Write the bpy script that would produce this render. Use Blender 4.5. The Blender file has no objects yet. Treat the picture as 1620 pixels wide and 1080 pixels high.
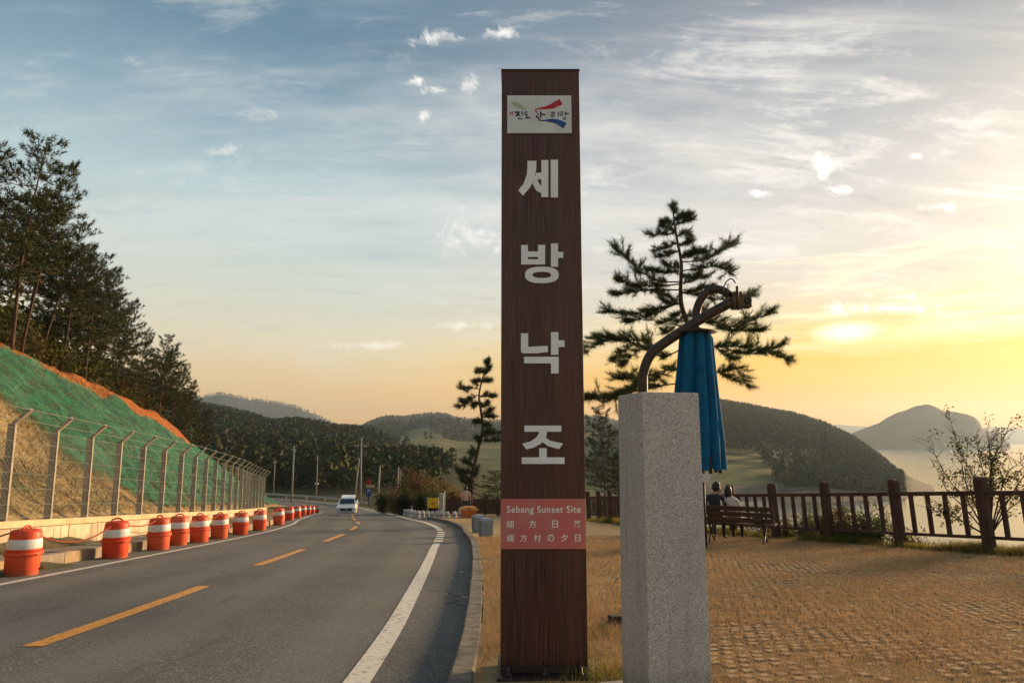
import bpy, bmesh, math, random
import numpy as np
from mathutils import Vector, Matrix, noise as mnoise

scene = bpy.context.scene
COL = scene.collection
R = math.radians
rng = np.random.default_rng(7)
random.seed(7)

# ------------------------------------------------------------------ camera
CAM_Z = 1.2
PITCH = math.atan(157.0 / 1080.0)
cam_data = bpy.data.cameras.new("camera")
cam_data.lens = 24.0
cam_data.sensor_width = 36.0
cam_data.clip_start = 0.05
cam_data.clip_end = 40000.0
cam = bpy.data.objects.new("camera", cam_data)
COL.objects.link(cam)
cam.location = (0, 0, CAM_Z)
cam.rotation_euler = (R(90) + PITCH, 0, 0)
scene.camera = cam

scene.view_settings.view_transform = 'Standard'
scene.view_settings.look = 'None'
scene.view_settings.gamma = 1.0
scene.view_settings.exposure = 0.86
scene.render.engine = 'CYCLES'
scene.cycles.max_bounces = 4
scene.cycles.diffuse_bounces = 2
scene.cycles.glossy_bounces = 2
scene.cycles.transparent_max_bounces = 8
scene.cycles.use_adaptive_sampling = True
scene.cycles.adaptive_threshold = 0.02
scene.cycles.volume_bounces = 0
scene.cycles.use_denoising = True

SUN_AZ, SUN_EL = R(50), R(12)
SUN_DIR = Vector((math.sin(SUN_AZ) * math.cos(SUN_EL), math.cos(SUN_AZ) * math.cos(SUN_EL), math.sin(SUN_EL)))


def S(r, g, b):
    """display colour 0..255 -> linear"""
    f = lambda c: (c / 12.92) if c <= 0.04045 else ((c + 0.055) / 1.055) ** 2.4
    return (f(r / 255.0), f(g / 255.0), f(b / 255.0), 1.0)


class NT:
    """small node-tree writer"""
    def __init__(self, tree):
        self.t = tree
        tree.nodes.clear()

    def n(self, typ, **kw):
        nd = self.t.nodes.new(typ)
        for k, v in kw.items():
            setattr(nd, k, v)
        return nd

    def l(self, a, b):
        self.t.links.new(a, b)

    def put(self, sock, v):
        if isinstance(v, bpy.types.NodeSocket):
            self.l(v, sock)
        else:
            sock.default_value = v

    def math(self, op, a, b=0.0, c=0.0, clamp=False):
        nd = self.n('ShaderNodeMath', operation=op, use_clamp=clamp)
        self.put(nd.inputs[0], a); self.put(nd.inputs[1], b); self.put(nd.inputs[2], c)
        return nd.outputs[0]

    def vmath(self, op, a, b=(0, 0, 0), out=0):
        nd = self.n('ShaderNodeVectorMath', operation=op)
        self.put(nd.inputs[0], a); self.put(nd.inputs[1], b)
        return nd.outputs[out]

    def step(self, v, lo, hi, a=0.0, b=1.0):
        nd = self.n('ShaderNodeMapRange', interpolation_type='SMOOTHSTEP')
        self.put(nd.inputs[0], v)
        for i, x in enumerate((lo, hi, a, b)):
            self.put(nd.inputs[1 + i], x)
        return nd.outputs[0]

    def mix(self, fac, a, b, blend='MIX'):
        nd = self.n('ShaderNodeMix', data_type='RGBA', blend_type=blend)
        self.put(nd.inputs[0], fac); self.put(nd.inputs[6], a); self.put(nd.inputs[7], b)
        return nd.outputs[2]

    def ramp(self, fac, stops, interp='LINEAR'):
        nd = self.n('ShaderNodeValToRGB')
        cr = nd.color_ramp
        cr.interpolation = interp
        while len(cr.elements) < len(stops):
            cr.elements.new(0.5)
        for e, (p, c) in zip(cr.elements, stops):
            e.position = p
            e.color = c
        self.put(nd.inputs[0], fac)
        return nd.outputs[0]

    def noise(self, vec, scale, detail=5, rough=0.55, dist=0.0, out=0):
        nd = self.n('ShaderNodeTexNoise')
        if vec is not None:
            self.l(vec, nd.inputs['Vector'])
        nd.inputs['Scale'].default_value = scale
        nd.inputs['Detail'].default_value = detail
        nd.inputs['Roughness'].default_value = rough
        nd.inputs['Distortion'].default_value = dist
        return nd.outputs[out]


# ------------------------------------------------------------------ world: Nishita air under a veil of high evening cloud
def build_world():
    w = bpy.data.worlds.new("World")
    scene.world = w
    w.use_nodes = True
    g = NT(w.node_tree)
    out = g.n('ShaderNodeOutputWorld')
    bg = g.n('ShaderNodeBackground')
    g.l(bg.outputs[0], out.inputs[0])
    tc = g.n('ShaderNodeTexCoord')
    d = tc.outputs['Generated']
    sep = g.n('ShaderNodeSeparateXYZ')
    g.l(d, sep.inputs[0])
    x, y, z = sep.outputs
    sky = g.n('ShaderNodeTexSky', sky_type='NISHITA', sun_disc=False)
    sky.sun_elevation = SUN_EL
    sky.sun_rotation = SUN_AZ
    sky.air_density = 1.2
    sky.dust_density = 2.5
    sky_c = g.vmath('SCALE', sky.outputs[0]); sky_c.node.inputs['Scale'].default_value = 0.11
    # closeness to the sun's azimuth
    hl = g.math('SQRT', g.math('ADD', g.math('MULTIPLY', x, x), g.math('ADD', g.math('MULTIPLY', y, y), 1e-5)))
    sa = g.math('DIVIDE', g.math('ADD', g.math('MULTIPLY', x, math.sin(SUN_AZ)), g.math('MULTIPLY', y, math.cos(SUN_AZ))), hl)
    # wobble the bands so they do not run level
    cc = g.n('ShaderNodeCombineXYZ')
    den = g.math('ADD', g.math('MAXIMUM', z, 0.0), 0.16)
    g.l(g.math('DIVIDE', x, den), cc.inputs[0]); g.l(g.math('DIVIDE', y, den), cc.inputs[1])
    q = cc.outputs[0]
    rot = g.n('ShaderNodeMapping')
    rot.inputs['Rotation'].default_value = (0, 0, R(-32))
    rot.inputs['Scale'].default_value = (0.42, 1.5, 1)
    g.l(q, rot.inputs[0])
    n_big = g.noise(q, 0.55, 3, 0.55, 0.6)
    n_str = g.noise(rot.outputs[0], 1.15, 5, 0.62, 0.9)
    n_fine = g.noise(rot.outputs[0], 5.0, 4, 0.7)
    zz = g.math('ADD', z, g.math('MULTIPLY', g.math('SUBTRACT', n_big, 0.5), 0.10))
    cool = g.ramp(zz, [(0.0, S(210, 162, 112)), (0.06, S(210, 178, 136)), (0.13, S(198, 188, 164)), (0.22, S(180, 185, 176)),
                       (0.33, S(160, 175, 177)), (0.42, S(124, 144, 155)), (0.52, S(92, 115, 131)), (0.85, S(80, 101, 119))])
    warm = g.ramp(zz, [(0.0, S(206, 138, 60)), (0.045, S(214, 144, 46)), (0.085, S(228, 164, 24)), (0.115, S(218, 170, 62)), (0.15, S(210, 184, 134)), (0.19, S(194, 181, 164)),
                       (0.24, S(188, 181, 174)), (0.336, S(172, 170, 170)), (0.436, S(144, 147, 151)), (0.56, S(112, 120, 130)), (0.85, S(102, 115, 128))])
    fw = g.step(g.math('ADD', sa, g.math('MULTIPLY', g.math('SUBTRACT', n_big, 0.5), 0.25)), 0.36, 1.0)
    veil = g.mix(fw, cool, warm)
    # thin cirrus: pale streaks
    m_c = g.step(g.math('ADD', g.math('MULTIPLY', n_str, 0.72), g.math('MULTIPLY', n_fine, 0.28)), 0.44, 0.66)
    pale = g.mix(fw, S(190, 192, 188), S(206, 199, 192))
    low_warm = g.step(z, 0.0, 0.2)
    pale = g.mix(low_warm, g.mix(fw, S(216, 184, 146), S(236, 204, 138)), pale)
    veil = g.mix(g.math('MULTIPLY', m_c, g.math('MULTIPLY', g.step(fw, 0, .8, .75, 1), g.step(z, 0.05, 0.3, 0.2, 0.72))), veil, pale)
    # darker blue-grey gaps
    m_d = g.step(g.noise(rot.outputs[0], 0.8, 4, 0.6, 0.7), 0.52, 0.72)
    veil = g.mix(g.math('MULTIPLY', m_d, g.step(z, 0.1, 0.35, 0.0, 0.55)), veil, g.mix(fw, S(120, 147, 164), S(146, 146, 154)))
    # mackerel texture of the cloud sheet, strongest towards the sun
    rt2 = g.n('ShaderNodeMapping'); rt2.inputs['Rotation'].default_value = (0, 0, R(-62)); rt2.inputs['Scale'].default_value = (.8, 2.6, 1); g.l(q, rt2.inputs[0])
    n_tex = g.math('ADD', g.math('MULTIPLY', g.noise(rt2.outputs[0], 2.2, 6, .68, 1.2), .6), g.math('MULTIPLY', g.noise(q, 3.2, 6, .7), .4))
    veil = g.mix(g.math('MULTIPLY', g.step(n_tex, .50, .66), g.math('MULTIPLY', g.step(z, .07, .2, .15, 1), g.step(fw, .1, .9, .40, .66))), veil, g.mix(low_warm, g.mix(fw, S(212, 182, 142), S(236, 200, 118)), g.mix(fw, S(196, 197, 192), S(222, 216, 210))))
    veil = g.mix(g.math('MULTIPLY', g.step(n_tex, .46, .34), g.math('MULTIPLY', g.step(fw, .15, .9, .25, .48), low_warm)), veil, g.mix(fw, S(118, 142, 158), S(140, 140, 148)))
    # long bright streaks low near the sun
    st = g.n('ShaderNodeMapping')
    st.inputs['Scale'].default_value = (1.0, 1.0, 11.0)
    st.inputs['Rotation'].default_value = (R(-5), R(4), 0)
    g.l(d, st.inputs[0])
    ns = g.noise(st.outputs[0], 2.6, 5, 0.6, 0.35)
    band = g.math('MULTIPLY', g.step(z, 0.10, 0.15), g.step(z, 0.22, 0.30, 1.0, 0.0))
    ms = g.math('MULTIPLY', g.math('MULTIPLY', g.step(ns, 0.50, 0.64), band), g.step(sa, 0.62, 0.96))
    veil = g.mix(g.math('MULTIPLY', ms, 0.7), veil, S(250, 232, 196))
    hs = g.n('ShaderNodeHueSaturation'); hs.inputs['Saturation'].default_value = 1.18; hs.inputs['Value'].default_value = .86; g.l(veil, hs.inputs['Color']); veil = hs.outputs[0]
    col = g.mix(0.95, sky_c, veil)
    # broad glow round the sun behind the veil and the parhelion beside it
    nd = g.vmath('DOT_PRODUCT', d, tuple(SUN_DIR), out=1)
    glow = g.math('POWER', g.math('MAXIMUM', nd, 0.0), 38.0)
    col = g.mix(g.math('MULTIPLY', glow, 0.12), col, (1.0, 0.62, 0.16, 1), 'ADD')
    dog = Vector((math.sin(R(26.4)) * math.cos(R(8.1)), math.cos(R(26.4)) * math.cos(R(8.1)), math.sin(R(8.1))))
    dd = g.vmath('SUBTRACT', d, tuple(dog))
    dm = g.n('ShaderNodeMapping'); dm.inputs['Scale'].default_value = (1, 1, 3.2); g.l(dd, dm.inputs[0])
    dl = g.vmath('LENGTH', dm.outputs[0], out=1)
    col = g.mix(g.step(dl, 0.008, 0.06, .85, 0.0), col, (1.0, .93, .66, 1))
    # a few small bright cumulus scraps, fixed directions
    px = g.math('DIVIDE', x, g.math('MAXIMUM', y, 0.05)); pz = g.math('DIVIDE', z, g.math('MAXIMUM', y, 0.05))
    pc = g.n('ShaderNodeCombineXYZ'); g.l(px, pc.inputs[0]); g.l(pz, pc.inputs[1])
    pn = g.noise(pc.outputs[0], 24.0, 5, 0.68, 0.9)
    pn2 = g.noise(pc.outputs[0], 7.0, 3, 0.5)
    puffs = None
    cp, sp = math.cos(PITCH), math.sin(PITCH)
    for (ix, iy, rx, ry, k) in [(686, 60, 46, 24, 1.0), (790, 54, 32, 14, .8), (653, 130, 20, 10, .9), (690, 144, 26, 10, .75), (738, 134, 18, 20, .55),
                                (669, 182, 12, 16, .85), (1298, 268, 34, 22, 1.0), (1338, 300, 36, 14, 1.1), (1200, 307, 32, 9, .8), (1482, 327, 38, 9, .9),
                                (1450, 245, 16, 8, .6), (208, 92, 34, 14, .4), (280, 284, 44, 12, .4), (358, 240, 36, 16, .4), (420, 180, 60, 14, .35),
                                (745, 372, 70, 42, .55), (580, 546, 80, 8, .55), (735, 515, 60, 8, .5),
                                (1396, 488, 110, 13, .8), (1420, 470, 60, 9, .7)]:
        u = (ix - 810) / 1080.0; v = (540 - iy) / 1080.0
        wy = cp - v * sp; cxx = u / wy; czz = (sp + v * cp) / wy
        ex = g.math('MULTIPLY', g.math('SUBTRACT', px, cxx), 1080.0 / rx / 1.25)
        ez = g.math('MULTIPLY', g.math('SUBTRACT', pz, czz), 1080.0 / ry / 1.25)
        r2 = g.math('SQRT', g.math('ADD', g.math('MULTIPLY', ex, ex), g.math('MULTIPLY', ez, ez)))
        val = g.math('SUBTRACT', g.math('ADD', g.math('MULTIPLY', pn, 3.4), g.math('MULTIPLY', pn2, 1.2)), g.math('ADD', g.math('MULTIPLY', r2, 1.05), 1.45))
        m = g.math('MULTIPLY', g.step(val, 0.0, 1.15), k * .9)
        puffs = m if puffs is None else g.math('MAXIMUM', puffs, m)
    puffs = g.math('MULTIPLY', puffs, g.step(y, 0.05, 0.2))
    col = g.mix(g.math('MINIMUM', puffs, 1.0), col, g.mix(fw, S(214, 208, 198), S(246, 240, 232)))
    g.l(col, bg.inputs[0])
    bg.inputs[1].default_value = 1.0
    w.cycles.sampling_method = 'MANUAL'; w.cycles.sample_map_resolution = 512


build_world()
sun_data = bpy.data.lights.new("sun", 'SUN')
sun_data.energy = 5.0
sun_data.angle = R(12)
sun_data.color = (1.0, 0.68, 0.36)
sun = bpy.data.objects.new("sun", sun_data)
COL.objects.link(sun)
sun.rotation_euler = (-SUN_DIR).to_track_quat('-Z', 'Y').to_euler()
sun.location = (30, 30, 40)

# ------------------------------------------------------------------ helpers
CP, SP = math.cos(PITCH), math.sin(PITCH)


def at(px, py, Y):
    """world point seen at photo pixel (px, py) at forward distance Y"""
    u = (px - 810.0) / 1080.0; v = (540.0 - py) / 1080.0
    t = Y / (CP - v * SP)
    return Vector((u * t, Y, CAM_Z + (SP + v * CP) * t))


def xat(px, Y, z):
    """x of a point at distance Y and height z that shows in pixel column px"""
    return (px - 810.0) / 1080.0 * (Y * CP + (z - CAM_Z) * SP)


def tag(o, label=None, cat=None, group=None, kind=None):
    if label: o["label"] = label
    if cat: o["category"] = cat
    if group: o["group"] = group
    if kind: o["kind"] = kind
    return o


def empty(name, loc=(0, 0, 0), rz=0.0):
    o = bpy.data.objects.new(name, None)
    o.empty_display_size = 0.2
    COL.objects.link(o)
    o.location = loc
    o.rotation_euler = (0, 0, rz)
    return o


def link(name, me, parent=None, loc=None, rot=None, scale=None):
    o = bpy.data.objects.new(name, me)
    COL.objects.link(o)
    if parent is not None: o.parent = parent
    if loc is not None: o.location = loc
    if rot is not None: o.rotation_euler = rot
    if scale is not None: o.scale = scale
    return o


def copy_tree(o, parent=None):
    c = o.copy()
    COL.objects.link(c)
    c.parent = parent
    for ch in list(o.children):
        copy_tree(ch, c)
    return c


class MB:
    """collects geometry for one mesh"""
    def __init__(self):
        self.v = []; self.f = []; self.s = []

    def add(self, vs, fs, smooth=False):
        b = len(self.v)
        self.v.extend([tuple(p) for p in vs])
        for f in fs:
            self.f.append(tuple(i + b for i in f)); self.s.append(smooth)
        return self

    def box(self, x0, x1, y0, y1, z0, z1, m=None):
        vs = [(x0, y0, z0), (x1, y0, z0), (x1, y1, z0), (x0, y1, z0), (x0, y0, z1), (x1, y0, z1), (x1, y1, z1), (x0, y1, z1)]
        if m is not None: vs = [m @ Vector(p) for p in vs]
        return self.add(vs, [(0, 3, 2, 1), (4, 5, 6, 7), (0, 1, 5, 4), (1, 2, 6, 5), (2, 3, 7, 6), (3, 0, 4, 7)])

    def cbox(self, x0, x1, y0, y1, z0, z1, c, m=None):
        """box with chamfered edges"""
        bm = bmesh.new()
        bmesh.ops.create_cube(bm, size=1.0)
        for v in bm.verts:
            v.co = Vector(((x0 + x1) / 2 + v.co.x * (x1 - x0), (y0 + y1) / 2 + v.co.y * (y1 - y0), (z0 + z1) / 2 + v.co.z * (z1 - z0)))
        bmesh.ops.bevel(bm, geom=list(bm.edges), offset=c, segments=2, affect='EDGES', profile=0.6)
        bm.verts.index_update()
        vs = [(m @ v.co) if m is not None else v.co.copy() for v in bm.verts]
        fs = [tuple(v.index for v in f.verts) for f in bm.faces]
        bm.free()
        return self.add(vs, fs)

    def bar(self, a, b, w, h=None, up=(0, 0, 1)):
        """square bar from a to b"""
        a, b = Vector(a), Vector(b); h = w if h is None else h
        d = (b - a).normalized(); u = Vector(up)
        s = d.cross(u)
        if s.length < 1e-4: s = d.cross(Vector((0, 1, 0)))
        s.normalize(); t = s.cross(d)
        vs = []
        for p in (a, b):
            for (i, j) in ((-1, -1), (1, -1), (1, 1), (-1, 1)):
                vs.append(p + s * (i * w / 2) + t * (j * h / 2))
        return self.add(vs, [(0, 3, 2, 1), (4, 5, 6, 7), (0, 1, 5, 4), (1, 2, 6, 5), (2, 3, 7, 6), (3, 0, 4, 7)])

    def tube(self, pts, rad, n=8, cap=True, smooth=True):
        pts = [Vector(p) for p in pts]
        rs = rad if hasattr(rad, '__len__') else [rad] * len(pts)
        vs = []; prev = None
        for i, p in enumerate(pts):
            d = (pts[min(i + 1, len(pts) - 1)] - pts[max(i - 1, 0)])
            d = d.normalized() if d.length > 1e-9 else Vector((0, 0, 1))
            if prev is None:
                s = d.cross(Vector((0.13, 0.31, 0.94)))
                if s.length < 0.05: s = d.cross(Vector((1, 0, 0)))
            else:
                s = prev - d * prev.dot(d)
            s.normalize(); prev = s; t = d.cross(s)
            for k in range(n):
                a = 2 * math.pi * k / n
                vs.append(p + (s * math.cos(a) + t * math.sin(a)) * rs[i])
        fs = []
        for i in range(len(pts) - 1):
            for k in range(n):
                fs.append((i * n + k, i * n + (k + 1) % n, (i + 1) * n + (k + 1) % n, (i + 1) * n + k))
        self.add(vs, fs, smooth)
        if cap:
            b = len(self.v) - len(vs)
            self.f.append(tuple(b + k for k in reversed(range(n)))); self.s.append(False)
            self.f.append(tuple(b + (len(pts) - 1) * n + k for k in range(n))); self.s.append(False)
        return self

    def lathe(self, prof, n=24, c=(0, 0, 0), smooth=True, sx=1.0, sy=1.0):
        """prof: (radius, z) from bottom to top, closed with caps"""
        vs = []
        for (r, z) in prof:
            for k in range(n):
                a = 2 * math.pi * k / n
                vs.append((c[0] + r * math.cos(a) * sx, c[1] + r * math.sin(a) * sy, c[2] + z))
        fs = []
        for i in range(len(prof) - 1):
            for k in range(n):
                fs.append((i * n + k, i * n + (k + 1) % n, (i + 1) * n + (k + 1) % n, (i + 1) * n + k))
        self.add(vs, fs, smooth)
        b = len(self.v) - len(vs)
        self.f.append(tuple(b + k for k in reversed(range(n)))); self.s.append(False)
        self.f.append(tuple(b + (len(prof) - 1) * n + k for k in range(n))); self.s.append(False)
        return self

    def prism(self, poly, y0, y1):
        """polygon in (x, z), extruded from y0 (front) to y1"""
        n = len(poly)
        vs = [(p[0], y0, p[1]) for p in poly] + [(p[0], y1, p[1]) for p in poly]
        fs = [tuple(range(n)), tuple(range(2 * n - 1, n - 1, -1))] + [(i, i + n, (i + 1) % n + n, (i + 1) % n) for i in range(n)]
        return self.add(vs, fs)

    def mesh(self, name, mat):
        me = bpy.data.meshes.new(name)
        me.from_pydata(self.v, [], self.f)
        me.polygons.foreach_set('use_smooth', self.s)
        if mat is not None: me.materials.append(mat)
        me.update()
        return me

    def build(self, name, mat, parent=None, loc=None, rot=None, fix=True):
        me = self.mesh(name, mat)
        if fix:
            bm = bmesh.new(); bm.from_mesh(me)
            bmesh.ops.recalc_face_normals(bm, faces=bm.faces)
            bm.to_mesh(me); bm.free()
        return link(name, me, parent, loc, rot)


def np_mesh(name, verts, faces, mat, smooth=False):
    """fast mesh from arrays; faces (n,3) or (n,4)"""
    verts = np.asarray(verts, dtype=np.float32); faces = np.asarray(faces, dtype=np.int32)
    me = bpy.data.meshes.new(name)
    n, k = faces.shape
    me.vertices.add(len(verts)); me.vertices.foreach_set('co', verts.ravel())
    me.loops.add(n * k); me.loops.foreach_set('vertex_index', faces.ravel())
    me.polygons.add(n); me.polygons.foreach_set('loop_start', np.arange(n, dtype=np.int32) * k)
    me.polygons.foreach_set('use_smooth', np.full(n, smooth, dtype=bool))
    if mat is not None: me.materials.append(mat)
    me.update(calc_edges=True)
    return me


def grid_mesh(name, P, mat, smooth=True, mask=None):
    """P (a,b,3) -> quads"""
    a, b = P.shape[:2]
    i = np.arange(a * b).reshape(a, b)
    q = np.stack([i[:-1, :-1], i[1:, :-1], i[1:, 1:], i[:-1, 1:]], -1)
    if mask is not None: q = q[mask]
    return np_mesh(name, P.reshape(-1, 3), q.reshape(-1, 4), mat, smooth)


def fbm(x, y, sc=1.0, octv=4, seed=0.0):
    """vectorised value noise, about -1..1"""
    x = np.asarray(x, float) * sc + seed * 17.31; y = np.asarray(y, float) * sc - seed * 9.77
    tot = 0; amp = 1.0; nrm = 0
    def h(i, j):
        s = np.sin(i * 127.1 + j * 311.7 + seed * 3.3) * 43758.5453
        return s - np.floor(s)
    for o in range(octv):
        xi, yi = np.floor(x), np.floor(y); xf, yf = x - xi, y - yi
        ux, uy = xf * xf * (3 - 2 * xf), yf * yf * (3 - 2 * yf)
        v = (h(xi, yi) * (1 - ux) + h(xi + 1, yi) * ux) * (1 - uy) + (h(xi, yi + 1) * (1 - ux) + h(xi + 1, yi + 1) * ux) * uy
        tot = tot + amp * (v * 2 - 1); nrm += amp; amp *= 0.5; x = x * 2.03 + 5.1; y = y * 2.03 + 1.7
    return tot / nrm


# ------------------------------------------------------------------ materials
MATS = {}


def M(name, c1, c2=None, scale=6.0, rough=0.75, bump=0.0, bscale=None, metal=0.0, spec=0.4, stretch=None, detail=6, lo=0.35, hi=0.65,
      c3=None, s3=0.6, m3=0.5, bdist=0.02, coords='Object', coat=0.0, trans=0.0):
    if name in MATS: return MATS[name]
    m = bpy.data.materials.new(name); m.use_nodes = True
    g = NT(m.node_tree)
    out = g.n('ShaderNodeOutputMaterial'); b = g.n('ShaderNodeBsdfPrincipled'); g.l(b.outputs[0], out.inputs[0])
    b.inputs['Roughness'].default_value = rough; b.inputs['Metallic'].default_value = metal
    b.inputs['Specular IOR Level'].default_value = spec
    if coat: b.inputs['Coat Weight'].default_value = coat
    tc = g.n('ShaderNodeTexCoord'); vec = tc.outputs[coords]
    if stretch:
        mp = g.n('ShaderNodeMapping'); mp.inputs['Scale'].default_value = stretch; g.l(vec, mp.inputs[0]); vec = mp.outputs[0]
    col = None
    if c2 is not None:
        nz = g.noise(vec, scale, detail, 0.6)
        col = g.mix(g.step(nz, lo, hi), c1, c2)
        if c3 is not None:
            col = g.mix(g.step(g.noise(tc.outputs[coords], s3, 4, 0.6), 0.45, 0.65, 0.0, m3), col, c3)
        g.l(col, b.inputs['Base Color'])
        rr = g.math('MULTIPLY_ADD', nz, 0.2, rough - 0.1, clamp=True); g.l(rr, b.inputs['Roughness'])
    else:
        b.inputs['Base Color'].default_value = c1
    if bump:
        bn = g.n('ShaderNodeBump'); bn.inputs['Strength'].default_value = bump; bn.inputs['Distance'].default_value = bdist
        g.l(g.noise(vec, bscale or scale * 2, 6, 0.65), bn.inputs['Height']); g.l(bn.outputs[0], b.inputs['Normal'])
    if trans:
        tr = g.n('ShaderNodeBsdfTranslucent'); mx = g.n('ShaderNodeMixShader'); mx.inputs[0].default_value = trans
        if col is not None: g.l(col, tr.inputs[0])
        else: tr.inputs[0].default_value = c1
        g.l(b.outputs[0], mx.inputs[1]); g.l(tr.outputs[0], mx.inputs[2]); g.l(mx.outputs[0], out.inputs[0])
    MATS[name] = m
    return m


def A(*c): return (c[0], c[1], c[2], 1.0)

# ------------------------------------------------------------------ the lie of the land
def catmull(pts, step=0.25):
    P = np.array(pts, float); out = []
    Q = np.vstack([2 * P[0] - P[1], P, 2 * P[-1] - P[-2]])
    for i in range(1, len(Q) - 2):
        p0, p1, p2, p3 = Q[i - 1:i + 3]
        n = max(2, int(np.linalg.norm(p2 - p1) / step))
        t = np.linspace(0, 1, n, endpoint=False)[:, None]
        out.append(0.5 * (2 * p1 + (p2 - p0) * t + (2 * p0 - 5 * p1 + 4 * p2 - p3) * t ** 2 + (3 * p1 - p0 - 3 * p2 + p3) * t ** 3))
    out.append(P[-1:])
    return np.vstack(out)


CL = catmull([(-3.45, -14), (-3.5, -6), (-3.6, 0), (-3.73, 5.2), (-3.93, 8.6), (-4.4, 14.7), (-4.95, 20.3), (-5.6, 25.3), (-7.0, 32.3), (-8.8, 39.2),
              (-11.6, 51), (-13.7, 60), (-16.0, 70), (-19.0, 80), (-24.5, 90), (-34, 99), (-50, 106), (-75, 110)])
CT = np.gradient(CL, axis=0); CT /= np.linalg.norm(CT, axis=1)[:, None]
CN = np.stack([CT[:, 1], -CT[:, 0]], 1)          # to the right
CS = np.concatenate([[0], np.cumsum(np.linalg.norm(np.diff(CL, axis=0), axis=1))])
S0 = float(np.interp(0, CL[:, 1], CS))   # arc length at y = 0
CS = CS - S0


def zroad(y):
    y = np.asarray(y, float)
    a = -0.075 * y - 0.00014 * y * np.abs(y)
    e = -6.4125 - 0.096 * 10 * (1 - np.exp(-(np.maximum(y, 75) - 75) / 10))
    return np.where(y < 75, a, e)


def cl(s, o=0.0):
    """point at arc s, offset o to the right of the centre line (x, y)"""
    s = np.asarray(s, float)
    x = np.interp(s, CS, CL[:, 0]); y = np.interp(s, CS, CL[:, 1])
    nx = np.interp(s, CS, CN[:, 0]); ny = np.interp(s, CS, CN[:, 1])
    return x + nx * o, y + ny * o


def s_of_y(y): return float(np.interp(y, CL[:, 1], CS))


def kerb_off(s): return np.interp(s, [-12, 4, 12, 17, 22, 34, 45, 100], [3.25, 3.3, 3.5, 3.6, 3.6, 4.1, 4.3, 4.3])


EDGE = catmull([(14.5, -14), (14, -6), (13, 0), (11.6, 4), (10.4, 7), (8.95, 10.4), (8.3, 12), (7.6, 13.6), (6.9, 15.2), (6.3, 16.9), (5.7, 18.8),
                (5.2, 20.7), (4.6, 24), (3.8, 29.8), (2.6, 36), (0.8, 42), (-1.5, 47), (-4.5, 51.5), (-8, 55), (-10, 58), (-11.5, 62), (-12, 70), (-12.5, 120), (-16, 260)])


def edge_x(y): return np.interp(y, EDGE[:, 1], EDGE[:, 0])


def zplaza(x, y):
    return zroad(y) + 0.10 + 0.012 * np.maximum(np.asarray(x, float) + 1, 0)


def offs(x, y):
    """signed offset from the centre line and arc length, for arrays"""
    x = np.asarray(x, float); y = np.asarray(y, float)
    sh = x.shape; X = x.ravel(); Y = y.ravel(); o = np.empty(X.size); s = np.empty(X.size)
    C = CL[::3]; N = CN[::3]; SS = CS[::3]
    for k in range(0, X.size, 20000):
        dx = X[k:k + 20000, None] - C[None, :, 0]; dy = Y[k:k + 20000, None] - C[None, :, 1]
        j = np.argmin(dx * dx + dy * dy, 1); r = np.arange(len(j))
        o[k:k + 20000] = dx[r, j] * N[j, 0] + dy[r, j] * N[j, 1]; s[k:k + 20000] = SS[j]
    return o.reshape(sh), s.reshape(sh)


SEA_Z = -18.8
WALL_O = 5.2
BANK_O = 5.5


def bank_fade(s): return np.clip(1 - (np.asarray(s, float) - 46) / 22.0, 0, 1)


def bank_h(lo, s):
    """height of the cut bank above the road at lateral distance lo left of the centre line"""
    f = bank_fade(s)
    h = 0.62 + np.minimum(np.maximum(lo - BANK_O, 0) * 0.88, 5.5 + .6 * np.clip((20 - np.asarray(s, float)) / 10, 0, 1)) * f
    h = h + np.maximum(lo - BANK_O - 6.4, 0) * 0.30 * f
    return h


def terrain(x, y):
    x = np.asarray(x, float); y = np.asarray(y, float)
    o, s = offs(x, y)
    zr = zroad(np.minimum(y, 200))
    lo = -o
    z = zr - 0.14
    left = lo > 3.75
    z = np.where(left & (lo < BANK_O), zr + 0.10, z)
    hl = np.where(lo > BANK_O, bank_h(np.minimum(lo, 60), s) - 0.22, 0.10)
    z = np.where(lo > BANK_O - 0.2, zr + hl, z)
    # right of the kerb
    ri = o > 4.4
    z = np.where(ri & (x < edge_x(y)), np.minimum(z, zplaza(x, y) - 0.10), z)
    b = (x - edge_x(y)) * 0.9
    z = np.where(b > 0, zplaza(edge_x(y), y) - 0.10 - np.interp(y, [38, 62], [0.72, 0.24]) * np.maximum(b - 0.5, 0) - 0.10 * np.minimum(b, .5), z)
    z = z + 0.5 * fbm(x, y, 0.12, 4, 2) * np.clip((b - 1) / 4, 0, 1)
    return np.maximum(z, -26.0)


def tz(x, y): return float(terrain(np.array([x]), np.array([y]))[0])


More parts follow.
